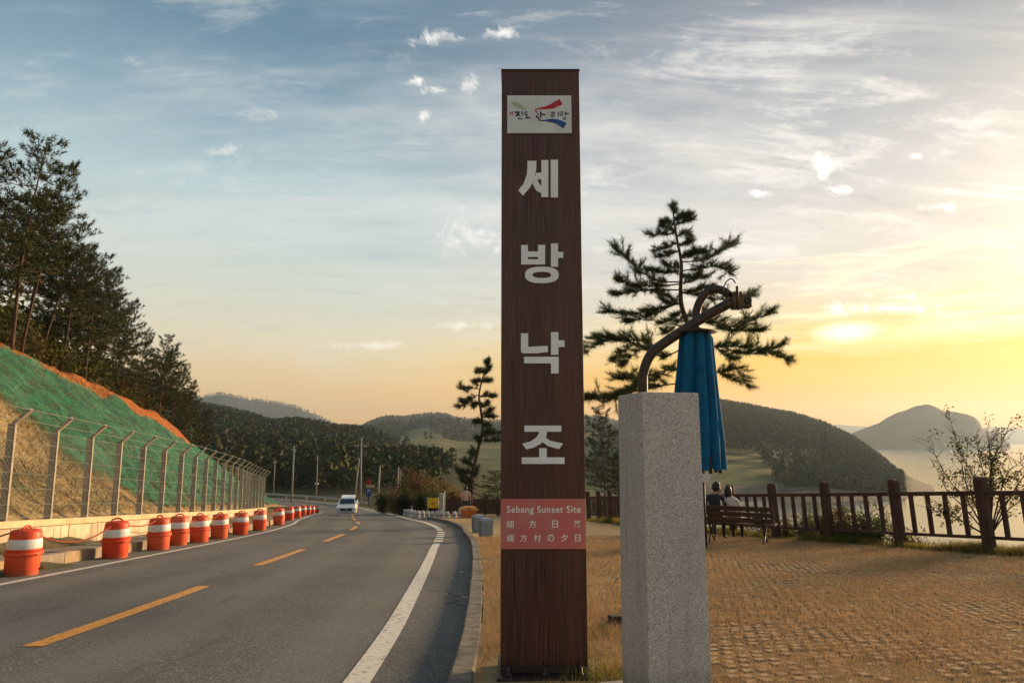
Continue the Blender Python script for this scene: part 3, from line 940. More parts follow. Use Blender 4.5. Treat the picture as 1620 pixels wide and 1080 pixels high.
def build_bank():
    ss = np.arange(-4, 64.1, .22); ll = np.concatenate([np.linspace(5.42, 13.8, 60)])
    S_, L_ = np.meshgrid(ss, ll, indexing='ij')
    X, Y, Z = bank_point(S_, L_)
    w = np.clip((L_ - 5.6) / 1.0, 0, 1)
    Z = Z + w * (.34 * fbm(S_, L_, .35, 4, 11) + .17 * fbm(S_, L_, 1.3, 3, 12))
    P = np.stack([X, Y, Z], -1)
    me = grid_mesh('bank', P, m_straw)
    if me.polygons[2000].normal.z < 0: me.flip_normals()
    me.materials.append(m_orange_soil)
    edge = np.interp(S_, [5, 14, 22, 32, 42, 55], [12.3, 12.1, 11.7, 10.9, 10.1, 9.2]) + .35 * fbm(S_, L_, .5, 3, 13)
    me.polygons.foreach_set('material_index', (L_ > edge)[:-1, :-1].ravel().astype(np.int32))
    ob = link('bank', me); ob["kind"] = "structure"
    # green erosion net pinned over it
    start = np.interp(S_, [0, 8, 12, 15, 19, 23], [12.2, 12.0, 11.3, 10.2, 8.2, 4.8]) + 1.7 * fbm(S_, L_, .4, 4, 14)
    cov = np.clip((L_ - start) / 1.6 + .3, 0, 1)
    cov = np.maximum(cov, .27 + .42 * fbm(S_, L_, .5, 3, 15))
    cov = np.where(L_ > edge - .05, 0, cov)
    keep = ((L_ < edge - .02) & (L_ > 5.6) & (S_ < 60))[:-1, :-1]
    # long folds running down the bank
    fold = .10 * np.abs(np.sin(S_ * 1.9 + 1.6 * fbm(S_, L_, .4, 2, 16) * 3)) + .10 * fbm(S_, L_, 1.2, 3, 17)
    Q = P.copy(); Q[:, :, 2] += .05 + fold; Q[:, :, 0] += .03
    m = bpy.data.materials.new('green_net'); m.use_nodes = True
    g = NT(m.node_tree)
    out = g.n('ShaderNodeOutputMaterial'); b = g.n('ShaderNodeBsdfPrincipled'); tr = g.n('ShaderNodeBsdfTransparent'); mx = g.n('ShaderNodeMixShader')
    at_ = g.n('ShaderNodeAttribute', attribute_name='cover'); tc = g.n('ShaderNodeTexCoord')
    n1 = g.noise(tc.outputs['Object'], 2.2, 6, .65); n2 = g.noise(tc.outputs['Object'], 9, 6, .72)
    col = g.mix(g.step(n1, .35, .65), A(.022, .22, .12), A(.014, .078, .050))
    col = g.mix(g.step(n2, .48, .68, 0, .5), col, A(.13, .15, .075))
    g.l(col, b.inputs['Base Color']); b.inputs['Roughness'].default_value = .7; b.inputs['Specular IOR Level'].default_value = .25
    ms_ = g.n('ShaderNodeMapping'); ms_.inputs['Scale'].default_value = (.6, 3.0, .6); g.l(tc.outputs['Object'], ms_.inputs[0])
    n3 = g.noise(ms_.outputs[0], 2.4, 6, .72); n4 = g.noise(tc.outputs['Object'], 34, 3, .6)
    sm_ = g.math('ADD', g.math('MULTIPLY', g.math('SUBTRACT', n3, .5), 1.5), g.math('ADD', g.math('MULTIPLY', g.math('SUBTRACT', n2, .5), 1.2), g.math('MULTIPLY', g.math('SUBTRACT', n4, .5), .8)))
    al = g.step(g.math('ADD', at_.outputs['Fac'], sm_), .30, 1.15, 0.0, .88)
    bn_ = g.n('ShaderNodeBump'); bn_.inputs['Strength'].default_value = .8; bn_.inputs['Distance'].default_value = .12
    g.l(g.math('ADD', n3, n2), bn_.inputs['Height']); g.l(bn_.outputs[0], b.inputs['Normal'])
    g.l(al, mx.inputs[0]); g.l(tr.outputs[0], mx.inputs[1]); g.l(b.outputs[0], mx.inputs[2]); g.l(mx.outputs[0], out.inputs[0])
    me2 = grid_mesh('erosion_net', Q, m, mask=keep)
    a = me2.attributes.new('cover', 'FLOAT', 'POINT'); a.data.foreach_set('value', cov.ravel().astype(np.float32))
    if me2.polygons[100].normal.z < 0: me2.flip_normals()
    o2 = link('erosion_net', me2)
    tag(o2, 'green erosion netting spread over the straw coloured bank behind the wire fence', 'net')


build_bank()

m_wall = M('wall_concrete', A(.66, .53, .37), A(.50, .40, .28), scale=2.5, rough=.9, bump=.4, bscale=30, c3=A(.30, .24, .18), s3=1.2, m3=.5)
m_wall_gap = M('wall_joint', A(.16, .13, .10), A(.22, .17, .13), scale=6, rough=.95)
m_coping = M('coping_concrete', A(.66, .49, .30), A(.52, .40, .26), scale=2, rough=.9, bump=.4, bscale=30, c3=A(.5, .3, .14), s3=1.0, m3=.4)
WS0, WS1 = 2.0, 44.5
WALL_TOP = .75


def prism_along(s0, s1, prof, n=2):
    """closed bar following the wall line: prof = (offset left, height above road)"""
    mb = MB(); k = len(prof); vs = []
    ss = np.linspace(s0, s1, n)
    for s in ss:
        for (lo, h) in prof:
            x, y = cl(s, -lo); x0, y0 = cl(s, 0)
            vs.append((float(x), float(y), float(zroad(y0)) + h))
    fs = [tuple(range(k)), tuple(range((n - 1) * k + k - 1, (n - 1) * k - 1, -1))]
    for i in range(n - 1):
        for j in range(k):
            fs.append((i * k + j, (i + 1) * k + j, (i + 1) * k + (j + 1) % k, i * k + (j + 1) % k))
    mb.add(vs, fs)
    return mb


wall = empty('retaining_wall', (0, 0, 0))
tag(wall, 'low cream concrete retaining wall of rough blocks below the wire fence', 'wall')
prism_along(WS0, WS1, [(WALL_O + .012, -.2), (WALL_O + .012, WALL_TOP - .13), (WALL_O + .3, WALL_TOP - .13), (WALL_O + .3, -.2)], 90).build('wall_core', m_wall_gap, wall)
s = WS0
while s < WS1 - .1:
    e = min(s + 2.5, WS1)
    prism_along(s, e - .012, [(WALL_O - .03, WALL_TOP - .128), (WALL_O - .03, WALL_TOP - .012), (WALL_O - .015, WALL_TOP), (WALL_O + .33, WALL_TOP), (WALL_O + .33, WALL_TOP - .128)], 6).build('coping', m_coping, wall)
    s = e
nb = 0
s = WS0
prevw = 0
while s < WS1 - .3:
    w = random.uniform(.42, .78) if s < 26 else random.uniform(.7, 1.1)
    e = min(s + w, WS1)
    cut = random.uniform(.16, .42)
    rows_ = [(.10, cut), (cut, WALL_TOP - .135)] if random.random() < .8 else [(.10, WALL_TOP - .135)]
    for (h0, h1) in rows_:
        if h1 - h0 > .2 and random.random() < .35 and nb < 250:
            mid = s + (e - s) * random.uniform(.35, .65); spans = [(s, mid), (mid, e)]
        else:
            spans = [(s, e)]
        for (a, b) in spans:
            pr = random.uniform(.012, .03)
            prism_along(a + .009, b - .009, [(WALL_O - pr, h0 + .009), (WALL_O - pr, h1 - .009), (WALL_O + .03, h1 - .004), (WALL_O + .03, h0 + .004)]).build('wall_block', m_wall, wall)
            nb += 1
    s = e

m_post = M('fence_post_galvanised', A(.34, .29, .23), A(.25, .22, .18), scale=6, rough=.7, metal=.0, spec=.4, bump=.2, bscale=40)
m_wire = M('fence_wire', A(.20, .22, .18), rough=.6, metal=.1)
wf = empty('wire_fence', (0, 0, 0))
tag(wf, 'grey post and wire mesh fence with angled tops along the concrete wall', 'fence')
FH = 1.80
fposts = []
s = 9.2
while s < WS1:
    fposts.append(s); s += 1.5
FO = WALL_O + .12


def wp(s, h, lo=FO):
    x, y = cl(s, -lo); x0, y0 = cl(s, 0)
    return Vector((float(x), float(y), float(zroad(y0)) + WALL_TOP + h))


for s in fposts:
    tilt = random.uniform(-.012, .012)
    b0, b1 = wp(s, -.02), wp(s + tilt, FH); tip = wp(s + tilt, FH + .30, FO - .32)
    t = (wp(s + .1, 0) - wp(s, 0)).normalized()
    post = MB().bar(b0, b1 + Vector((0, 0, .02)), .14, .055, up=t).build('fence_post', m_post, wf)
    MB().bar(b1 + Vector((0, 0, -.01)), tip, .055, .09, up=t).build('fence_arm', m_post, post)
    MB().bar(b0 - t * .09 + Vector((0, 0, .024)), b0 + t * .09 + Vector((0, 0, .024)), .18, .02).build('foot_plate', m_post, post)
for (a, b) in zip(fposts[:-1], fposts[1:]):
    n = 15
    mb = MB()
    # diagonal mesh
    L = 1.5; H = FH - .08; st = .125
    k = -H
    near = a < 17
    stp = st if near else st * 5
    rw = .0016 if near else .0022
    while k < L:
        for sg in (1, -1):
            u0, v0, u1, v1 = k, 0.0, k + H, H
            if u0 < 0: v0 = -u0; u0 = 0
            if u1 > L: v1 = H - (u1 - L); u1 = L
            if v1 - v0 > .03:
                if sg < 0: u0, u1 = L - u0, L - u1
                p0 = wp(a + (b - a) * u0 / L, .04 + v0, FO - .045); p1 = wp(a + (b - a) * u1 / L, .04 + v1, FO - .045 - (.004 if sg < 0 else 0))
                mb.tube([p0, p1], rw, 3, cap=False, smooth=False)
        k += stp
    mb.build('mesh_panel', m_wire, wf, fix=False)
for h in (.05, .30, .60, .90, 1.20, 1.50, 1.76):
    pts = [wp(s_, h + random.uniform(-.01, .01), FO - .055) for s_ in np.arange(fposts[0], fposts[-1] + .01, .75)]
    MB().tube(pts, .0045, 4, cap=False).build('strand', m_wire, wf, fix=False)
for f in (.35, .95):
    pts = [wp(s_, FH + .30 * f, FO - .32 * f - .045) for s_ in np.arange(fposts[0], fposts[-1] + .01, .75)]
    MB().tube(pts, .006, 4, cap=False).build('strand', m_wire, wf, fix=False)

# ------------------------------------------------------------------ orange drums and the rope
def weathered_plastic(name, c1, c2, dust):
    m = bpy.data.materials.new(name); m.use_nodes = True
    g = NT(m.node_tree)
    out = g.n('ShaderNodeOutputMaterial'); b = g.n('ShaderNodeBsdfPrincipled'); g.l(b.outputs[0], out.inputs[0])
    tc = g.n('ShaderNodeTexCoord'); oi = g.n('ShaderNodeObjectInfo'); rnd = oi.outputs['Random']
    cb = g.n('ShaderNodeCombineXYZ'); g.l(rnd, cb.inputs[0]); g.l(rnd, cb.inputs[1])
    sc = g.vmath('SCALE', cb.outputs[0]); sc.node.inputs['Scale'].default_value = 37.0
    v = g.vmath('ADD', tc.outputs['Object'], sc)
    c = g.mix(g.step(rnd, 0, 1, 0, 1), c1, c2)
    sp = g.n('ShaderNodeSeparateXYZ'); g.l(tc.outputs['Object'], sp.inputs[0])
    mp = g.n('ShaderNodeMapping'); mp.inputs['Scale'].default_value = (1, 1, .25); g.l(v, mp.inputs[0])
    c = g.mix(g.step(g.noise(mp.outputs[0], 9, 6, .7), .55, .75, 0, .25), c, dust)
    c = g.mix(g.math('MULTIPLY', g.step(sp.outputs[2], .0, .12, 1, 0), g.step(g.noise(v, 12, 5, .7), .35, .6, .15, .75)), c, dust)
    c = g.mix(g.step(g.noise(v, 26, 4, .7), .66, .72, 0, .5), c, A(.12, .06, .04))
    g.l(c, b.inputs['Base Color']); g.l(g.math('MULTIPLY_ADD', g.noise(v, 7, 5, .6), .35, .35), b.inputs['Roughness'])
    b.inputs['Specular IOR Level'].default_value = .4
    bn = g.n('ShaderNodeBump'); bn.inputs['Strength'].default_value = .25; bn.inputs['Distance'].default_value = .02
    g.l(g.noise(v, 5, 3, .5), bn.inputs['Height']); g.l(bn.outputs[0], b.inputs['Normal'])
    return m


m_orange = weathered_plastic('orange_plastic', A(.66, .050, .010), A(.62, .10, .035), A(.38, .17, .10))
m_reflect = M('reflective_band', A(.74, .73, .70), A(.60, .58, .55), scale=9, rough=.45)
m_rope = M('red_rope', A(.33, .05, .02), A(.22, .03, .015), scale=30, rough=.8)
m_black = M('black_rubber', A(.02, .02, .02), A(.035, .033, .03), scale=10, rough=.7)


def make_drum():
    r = empty('traffic_drum', (0, 0, 0))
    low = MB().lathe([(.235, 0), (.245, .012), (.262, .29), (.262, .30), (.288, .305), (.290, .345), (.285, .352), (.262, .356)], 28).build('lower_body', m_orange, r)
    for a in range(6):
        an = a * math.pi / 3 + .3
        MB().bar((.283 * math.cos(an), .283 * math.sin(an), .325), (.297 * math.cos(an), .297 * math.sin(an), .325), .07, .022).build('lug', m_orange, low)
    MB().lathe([(.262, .352), (.258, .40), (.254, .415), (.244, .53), (.240, .545), (.232, .63), (.222, .655), (.19, .672), (.11, .678)], 28).build('upper_body', m_orange, r)
    MB().lathe([(.2570, .402), (.2600, .408), (.2490, .540), (.2455, .546)], 28).build('reflective_band', m_reflect, r)
    MB().tube([(-.12, 0, .668), (-.095, 0, .708), (-.03, 0, .73), (.03, 0, .73), (.095, 0, .708), (.12, 0, .668)], .016, 8).build('handle', m_orange, r)
    return r


drum0 = make_drum()
drum_px = [35, 183, 250, 281, 315, 347, 380, 410, 441, 458, 470, 479, 487, 494, 501, 508, 514]
drum_pos = []
for i, px in enumerate(drum_px):
    off = -3.42 - (.18 if px == 281 else 0) + random.uniform(-.02, .02)
    s = s_for_px(px, off)
    x, y = cl(s, off)
    o = drum0 if i == 0 else copy_tree(drum0)
    o.location = (float(x), float(y), float(zroad(y)) + .003)
    o.rotation_euler = (random.uniform(-.035, .035), random.uniform(-.035, .035), random.uniform(0, 6.28))
    o.scale = (.90, .90, random.uniform(1.0, 1.05))
    drum_pos.append(Vector(o.location))
    tag(o, ('nearest orange plastic traffic drum, at the left edge of the road, first of the row' if i == 0 else
            'orange plastic traffic drum with white band, %s of the row counted from the left' % ordinal(i) if i < len(drum_px) - 1 else
            'farthest orange plastic traffic drum, last of the row before the white car'), 'traffic drum', 'orange drums along the left road edge')
ends = [(drum_pos[0] + Vector((-1.6, -2.6, .30)), drum_pos[0], .12), (drum_pos[0], drum_pos[1], .30), (drum_pos[1], drum_pos[2], .14), (drum_pos[3], drum_pos[4], .16), (drum_pos[4], drum_pos[5], .12),
        (drum_pos[5], drum_pos[6], .14), (drum_pos[6], drum_pos[7], .16), (drum_pos[7], drum_pos[8], .18)]
names_r = ['red rope running out of the photo left of the nearest orange drum', 'red rope sagging between the first and second orange drums', 'red rope between the second and third orange drums',
           'short red rope between the fourth and fifth orange drums', 'short red rope between the fifth and sixth orange drums', 'short red rope between the sixth and seventh orange drums',
           'short red rope between the seventh and eighth orange drums', 'short red rope between the eighth and ninth orange drums']
for (a, b, sag), nm in zip(ends, names_r):
    p, q = a + Vector((0, 0, .70 if a in drum_pos else 0)), b + Vector((0, 0, .70))
    pts = [p.lerp(q, t) - Vector((0, 0, sag * 4 * t * (1 - t))) for t in np.linspace(0, 1, 17)]
    tag(MB().tube(pts, .013, 6).build('rope', m_rope, None, fix=False), nm, 'rope', 'ropes tied between the drums')
# rope end and clip dangling by the nearest drum
p = drum_pos[0]
tag(MB().tube([p + Vector((.30, -.05, .10)), p + Vector((.36, -.07, .12)), p + Vector((.40, -.05, .11))], .014, 6).build('rope_end', m_rope, None, fix=False), 'short red rope end lying by the foot of the nearest orange drum', 'rope')

# ------------------------------------------------------------------ trees
def needles(C, D, n, ln, wd, rg, spread=1.0):
    """starbursts of thin needles. C centres, D twig directions"""
    k = len(C)
    d = D[:, None, :] * rg.uniform(.2, 1.1, (k, n, 1)) + rg.normal(size=(k, n, 3)) * .62 * spread
    d /= np.linalg.norm(d, axis=-1, keepdims=True) + 1e-9
    e = rg.normal(size=(k, n, 3)); e = np.cross(d, e); e /= np.linalg.norm(e, axis=-1, keepdims=True) + 1e-9
    L = ln * rg.uniform(.7, 1.25, (k, n, 1)); b = C[:, None, :] + D[:, None, :] * rg.uniform(-.6, .6, (k, n, 1)) * ln
    v = np.stack([b - e * wd, b + e * wd, b + d * L], 2).reshape(-1, 3)
    return v, np.arange(len(v)).reshape(-1, 3)


m_bark = M('pine_bark', A(.085, .055, .036), A(.04, .028, .02), scale=9, rough=.95, bump=.9, bscale=20, stretch=(1, 1, .3))
m_bark_red = M('red_pine_bark', A(.10, .055, .034), A(.05, .032, .022), scale=6, rough=.95, bump=.8, bscale=16, stretch=(1, 1, .3))
m_needle = M('pine_needle', A(.042, .066, .020), A(.080, .098, .030), scale=2.2, rough=.7, spec=.25, trans=.25)
m_needle_dark = M('dark_pine_needle', A(.032, .048, .018), A(.062, .072, .024), scale=.9, rough=.75, spec=.2)


def pine_variant(seed, H=10.0, lean=.10, bare=.42, spread=.30):
    """open evergreen: leaning trunk, tiers of level branches carrying needle pads"""
    rg = np.random.default_rng(seed)
    tr = MB(); N = 9
    ph = rg.uniform(0, 6.28)
    trunk = [Vector((lean * H * (t ** 1.3) + .10 * math.sin(t * 5 + ph), .06 * math.sin(t * 4 + ph * 2), t * H)) for t in np.linspace(0, 1, N)]
    rad = [max(.012, .009 * H * (1 - t) ** .85 + .012) for t in np.linspace(0, 1, N)]
    tr.tube(trunk, rad, 7)

    def tp(t):
        f = t * (N - 1); i = min(int(f), N - 2); return trunk[i].lerp(trunk[i + 1], f - i)
    Cs = []; Ds = []
    nbr = int(rg.integers(38, 46))
    for k in range(nbr):
        t = bare + (1 - bare) * ((k + rg.uniform(0, .8)) / nbr)
        az = k * 2.4 + rg.uniform(-.5, .5)
        u = (t - bare) / (1 - bare)
        L = H * spread * (.35 + .65 * math.sin(min(1, u * 1.35 + .12) * math.pi * .62 + .35)) * (1 - u * .72) * rg.uniform(.6, 1.25)
        if u < .12: L *= .6
        p0 = tp(t); rise = rg.uniform(-.02, .22) - .18 * (1 - u)
        d = Vector((math.cos(az), math.sin(az), rise)).normalized()
        pts = []
        for q in np.linspace(0, 1, 5):
            pts.append(p0 + d * (L * q) + Vector((rg.uniform(-.05, .05), rg.uniform(-.05, .05), -.10 * L * math.sin(q * 2.6) + .16 * L * q * q)))
        tr.tube(pts, [max(.008, .0045 * H * (1 - u * .6) * (1 - q * .8)) for q in np.linspace(0, 1, 5)], 4, cap=False)
        if u > .03:
            for q in np.linspace(.30, 1.0, max(3, int(L * 3.4))):
                i = min(int(q * 4), 3); p = pts[i].lerp(pts[i + 1], q * 4 - i)
                for _ in range(3):
                    w = (1.05 - q) * L * .28 + .08
                    off = Vector((rg.normal() * w, rg.normal() * w, abs(rg.normal()) * .09))
                    Cs.append(p + off); Ds.append((d * .5 + Vector((off.x, off.y, .55))).normalized())
    C = np.array([tuple(c) for c in Cs]); D = np.array([tuple(c) for c in Ds])
    v, f = needles(C, D, 18, .25 * H / 10, .0165 * H / 10, rg, 1.0)
    return tr.mesh('trunk', m_bark_red), np_mesh('crown', v, f, m_needle_dark), H


pines = [pine_variant(21, lean=.16), pine_variant(22, lean=.10, bare=.36), pine_variant(23, lean=.20, bare=.5), pine_variant(24, lean=.06, bare=.30, spread=.34), pine_variant(25, lean=.13, bare=.45)]


def place_pine(k, x, y, H, rz, label, name='pine_tree', group=None, z=None, wid=1.0):
    me_t, me_c, H0 = pines[k % len(pines)]
    r = empty(name, (x, y, (tz(x, y) if z is None else z) - .15), rz)
    sc = H / H0; r.scale = (sc * wid, sc * wid, sc)
    link('trunk', me_t, r); link('crown', me_c, r)
    tag(r, label, 'pine tree', group)
    return r


hill_trees = [(-70, 22, -20, 235), (14, 23, 16, 208), (-20, 27, 40, 300), (34, 24.5, 90, 256), (62, 29, 112, 345), (92, 30, 160, 384), (78, 34, 104, 392), (112, 33, 150, 405), (132, 32, 186, 398),
              (152, 35, 198, 462), (146, 40, 182, 436), (170, 37, 214, 486), (176, 43, 206, 476), (190, 38.5, 236, 518), (207, 45, 226, 524), (217, 41, 246, 548), (236, 52, 262, 552),
              (250, 44, 292, 528), (264, 48, 312, 572), (282, 50, 320, 618), (292, 47, 304, 600), (303, 56, 326, 646), (228, 60, 244, 560), (116, 44, 136, 424), (30, 36, 60, 330), (-10, 33, 10, 300), (56, 42, 84, 390), (92, 50, 120, 440)]
hill_trees.sort(key=lambda q: q[0])
for i, (pb, Y, pt, py) in enumerate(hill_trees):
    zb = 0.0
    for _ in range(3):
        xb = xat(pb, Y, zb); zb = tz(xb, Y)
    top = at(pt, py, Y)
    H = (top.z - zb) / 1.0
    lab = 'tall dark pine on the hillside above the green net, %s counted from the left edge' % ordinal(i)
    place_pine(i, xb, Y, H, random.uniform(-.5, .5), lab, group='pines on the left hillside', wid=random.uniform(.74, .95))

m_shrub_dark = M('dark_shrub_leaf', A(.034, .050, .016), A(.075, .080, .024), scale=1.1, rough=.8, spec=.2, c3=A(.10, .05, .015), s3=.25, m3=.55, trans=.25)


def undergrowth():
    rg = np.random.default_rng(77)
    n = 1150
    s = rg.uniform(6, 66, n); lo = 12.9 + rg.random(n) ** 1.6 * 16
    x, y = cl(s, -lo)
    z = terrain(x, y)
    H = rg.uniform(1.1, 3.2, n) * np.where(lo < 14.2, .6, 1.0)
    v, f = foliage_tris(np.stack([x, y, z - .1], -1), H, H * rg.uniform(.45, .7, n), 110, .055, rg, cone=.35, base=.02)
    tag(link('undergrowth', np_mesh('undergrowth', v, f, m_shrub_dark)), 'dark scrub growing under the hillside pines', 'undergrowth', kind='stuff')


undergrowth()

# ------------------------------------------------------------------ tall sign
def m_woodgrain():
    m = bpy.data.materials.new('dark_wood_print'); m.use_nodes = True
    g = NT(m.node_tree)
    out = g.n('ShaderNodeOutputMaterial'); b = g.n('ShaderNodeBsdfPrincipled'); g.l(b.outputs[0], out.inputs[0])
    tc = g.n('ShaderNodeTexCoord'); mp = g.n('ShaderNodeMapping'); mp.inputs['Scale'].default_value = (1, 1, .012); g.l(tc.outputs['Object'], mp.inputs[0])
    n1 = g.noise(mp.outputs[0], 210, 3, .7); n2 = g.noise(mp.outputs[0], 46, 3, .6); n3 = g.noise(mp.outputs[0], 9, 2, .5)
    c = g.mix(g.step(n1, .38, .66), A(.017, .0075, .006), A(.15, .064, .046))
    c = g.mix(g.step(n2, .35, .65, 0, .55), c, A(.055, .024, .018))
    c = g.mix(g.step(n3, .45, .6, 0, .35), c, A(.11, .047, .034))
    g.l(c, b.inputs['Base Color'])
    b.inputs['Roughness'].default_value = .42; b.inputs['Specular IOR Level'].default_value = .35
    bn = g.n('ShaderNodeBump'); bn.inputs['Strength'].default_value = .25; bn.inputs['Distance'].default_value = .002
    g.l(n1, bn.inputs['Height']); g.l(bn.outputs[0], b.inputs['Normal'])
    return m


m_wood_print = m_woodgrain()
m_iron = M('dark_painted_iron', A(.030, .022, .020), A(.05, .035, .028), scale=8, rough=.55, metal=.2)
m_letter = M('white_letter', A(.80, .84, .87), A(.74, .78, .81), scale=4, rough=.5)
m_logo_white = M('logo_panel_white', A(.66, .71, .72), A(.58, .63, .64), scale=5, rough=.45)
m_red_panel = M('faded_red_panel', A(.56, .14, .135), A(.50, .15, .14), scale=5, rough=.5, c3=A(.52, .22, .2), s3=5, m3=.55)
m_navy = M('navy_ink', A(.012, .02, .07), rough=.5)
m_red_ink = M('red_ink', A(.42, .012, .03), rough=.5)
m_blue_ink = M('blue_ink', A(.008, .065, .27), rough=.5)
m_pale_ink = M('pale_yellow_ink', A(.40, .46, .36), rough=.5)

SY = 4.40                                    # front face of the sign
SX0 = xat(791.5, SY, -.2); SX1 = xat(930.5, SY, -.2)
SZ0 = float(zplaza(.2, SY)); SZ1 = at(850, 112.5, SY).z
sign = empty('tall_sign', ((SX0 + SX1) / 2, SY, SZ0))
tag(sign, 'tall dark wood grain sign pillar with white Korean lettering beside the kerb', 'sign')
OX, OZ = (SX0 + SX1) / 2, SZ0


def sl(px, py, Y=SY):
    """pixel on the sign's face -> local x, z"""
    p = at(px, py, Y); return (p.x - OX, p.z - OZ)


W2 = (SX1 - SX0) / 2
MB().cbox(-W2, W2, 0, .26, .03, SZ1 - SZ0, .004).build('pillar_body', m_wood_print, sign)
cap = MB().cbox(-W2 - .004, W2 + .004, -.004, .264, SZ1 - SZ0 - .001, SZ1 - SZ0 + .014, .003).build('cap', m_iron, sign)
MB().tube([(0, .13, SZ1 - SZ0 + .01), (0, .13, SZ1 - SZ0 + .045)], .011, 8).build('lifting_eye', m_iron, cap)
base = MB().cbox(-W2 - .02, W2 + .02, -.10, .36, -.01, .022, .004).build('base_plate', m_iron, sign)
for bx in (-W2 + .05, 0.0, W2 - .05):
    MB().lathe([(.020, 0), (.020, .016), (.012, .018), (.011, .05), (.004, .055)], 6, c=(bx, -.055, .022)).build('bolt', m_iron, base)
    MB().prism([(bx - .004, .022), (bx + .004, .022), (bx + .004, .075), (bx - .004, .09)], -.04, -.001).build('gusset', m_iron, base)
MB().cbox(-W2 + .01, W2 - .01, -.028, -.002, .028, .062, .003).build('foot_rail', m_iron, base)

C1 = lambda x, y: sl(780 + x / 2.7, 100 + y / 2.7)
C2 = lambda x, y: sl(780 + x / 2.7, 480 + y / 2.7)


def glyph(strokes, cv, name='character', parent=sign):
    mb = MB()
    for i, st in enumerate(strokes):
        d = .010 + .0006 * i
        if st[0] == 'r':
            _, x0, y0, x1, y1 = st; poly = [cv(x0, y0), cv(x1, y0), cv(x1, y1), cv(x0, y1)]
            mb.prism(poly, -d, .0015)
        elif st[0] == 'p':
            mb.prism([cv(*p) for p in st[1]], -d, .0015)
        elif st[0] == 'o':
            _, cx, cy, rx, ry, ix, iy = st; n = 28; vs = []
            for (yy) in (-d, .0015):
                for (ax, ay) in ((rx, ry), (ix, iy)):
                    for k in range(n):
                        a = 2 * math.pi * k / n
                        # squarish ring
                        ca, sa_ = math.cos(a), math.sin(a); q = .8
                        p = cv(cx + ax * math.copysign(abs(ca) ** q, ca), cy + ay * math.copysign(abs(sa_) ** q, sa_))
                        vs.append((p[0], yy, p[1]))
            fs = []
            for k in range(n):
                j = (k + 1) % n
                fs += [(k, j, n + j, n + k), (2 * n + k, 3 * n + k, 3 * n + j, 2 * n + j), (k, 2 * n + k, 2 * n + j, j), (n + k, n + j, 3 * n + j, 3 * n + k)]
            mb.add(vs, fs)
    return mb.build(name, m_letter, parent)


glyph([('p', [(147, 420), (185, 420), (185, 452), (179, 480), (160, 530), (128, 568), (108, 545), (130, 518), (144, 478), (147, 448)]),
       ('p', [(172, 492), (184, 478), (194, 512), (208, 531), (204, 558), (184, 545), (168, 516)]),
       ('r', 183, 471, 207, 498), ('r', 206, 417, 236, 574), ('r', 246, 416, 277, 576)], C1)
glyph([('r', 120, 778, 149, 861), ('r', 192, 778, 222, 861), ('r', 148, 806, 193, 829), ('r', 148, 839, 193, 861), ('r', 247, 772, 277, 871), ('r', 276, 808, 299, 833),
       ('o', 208, 906, 72, 35, 40, 13)], C1)
glyph([('p', [(119, 128), (150, 128), (150, 186), (234, 181), (234, 207), (190, 213), (127, 213), (119, 205)]), ('r', 247, 123, 279, 219), ('r', 278, 158, 305, 186),
       ('p', [(132, 228), (280, 228), (280, 299), (247, 299), (247, 256), (132, 256)])], C2)
glyph([('r', 134, 521, 292, 547), ('p', [(195, 545), (231, 545), (226, 570), (205, 598), (175, 614), (142, 622), (124, 598), (160, 588), (184, 572), (195, 556)]),
       ('p', [(209, 590), (222, 572), (246, 586), (299, 597), (282, 621), (236, 609)]), ('r', 197, 617, 229, 658), ('r', 122, 656, 305, 684)], C2)

# logo panel: brushed letters and ribbons
lg = MB(); a0 = sl(802.5, 212); a1 = sl(903.5, 152.5)
lg.cbox(a0[0], a1[0], -.012, -.001, a0[1], a1[1], .002)
logo = lg.build('logo_panel', m_logo_white, sign)
LG = lambda x, y: sl(790 + x / 12.46, 140 + y / 12.46)


def brush(pts, w, name, mat, depth=.0155):
    """tapered flat brush stroke; pts in logo-crop pixels"""
    P = [Vector((*LG(*p), 0)) for p in pts]; ws = w if hasattr(w, '__len__') else [w] * len(P)
    up = []; dn = []
    for i, p in enumerate(P):
        d = (P[min(i + 1, len(P) - 1)] - P[max(i - 1, 0)]).normalized(); nrm = Vector((-d.y, d.x, 0))
        k = ws[i] / 12.46 * SY / 1080 / 2
        up.append(p + nrm * k); dn.append(p - nrm * k)
    poly_n = len(P); mb = MB()
    vs = [(q.x, -depth, q.y) for q in up] + [(q.x, -depth, q.y) for q in dn] + [(q.x, -.0115, q.y) for q in up] + [(q.x, -.0115, q.y) for q in dn]
    n = poly_n; fs = []
    for i in range(n - 1):
        fs += [(i, i + 1, n + i + 1, n + i), (2 * n + i, 3 * n + i, 3 * n + i + 1, 2 * n + i + 1), (i, 2 * n + i, 2 * n + i + 1, i + 1), (n + i, n + i + 1, 3 * n + i + 1, 3 * n + i)]
    fs += [(0, n, 3 * n, 2 * n), (n - 1, 3 * n - 1, 4 * n - 1, 2 * n - 1)]
    mb.add(vs, fs)
    return mb.build(name, mat, logo)


dk = [0]


def ink(pts, w, mat=m_navy, name='brush_stroke'):
    dk[0] += 1
    brush(pts, w, name, mat, .0128 + .0003 * (dk[0] % 12))


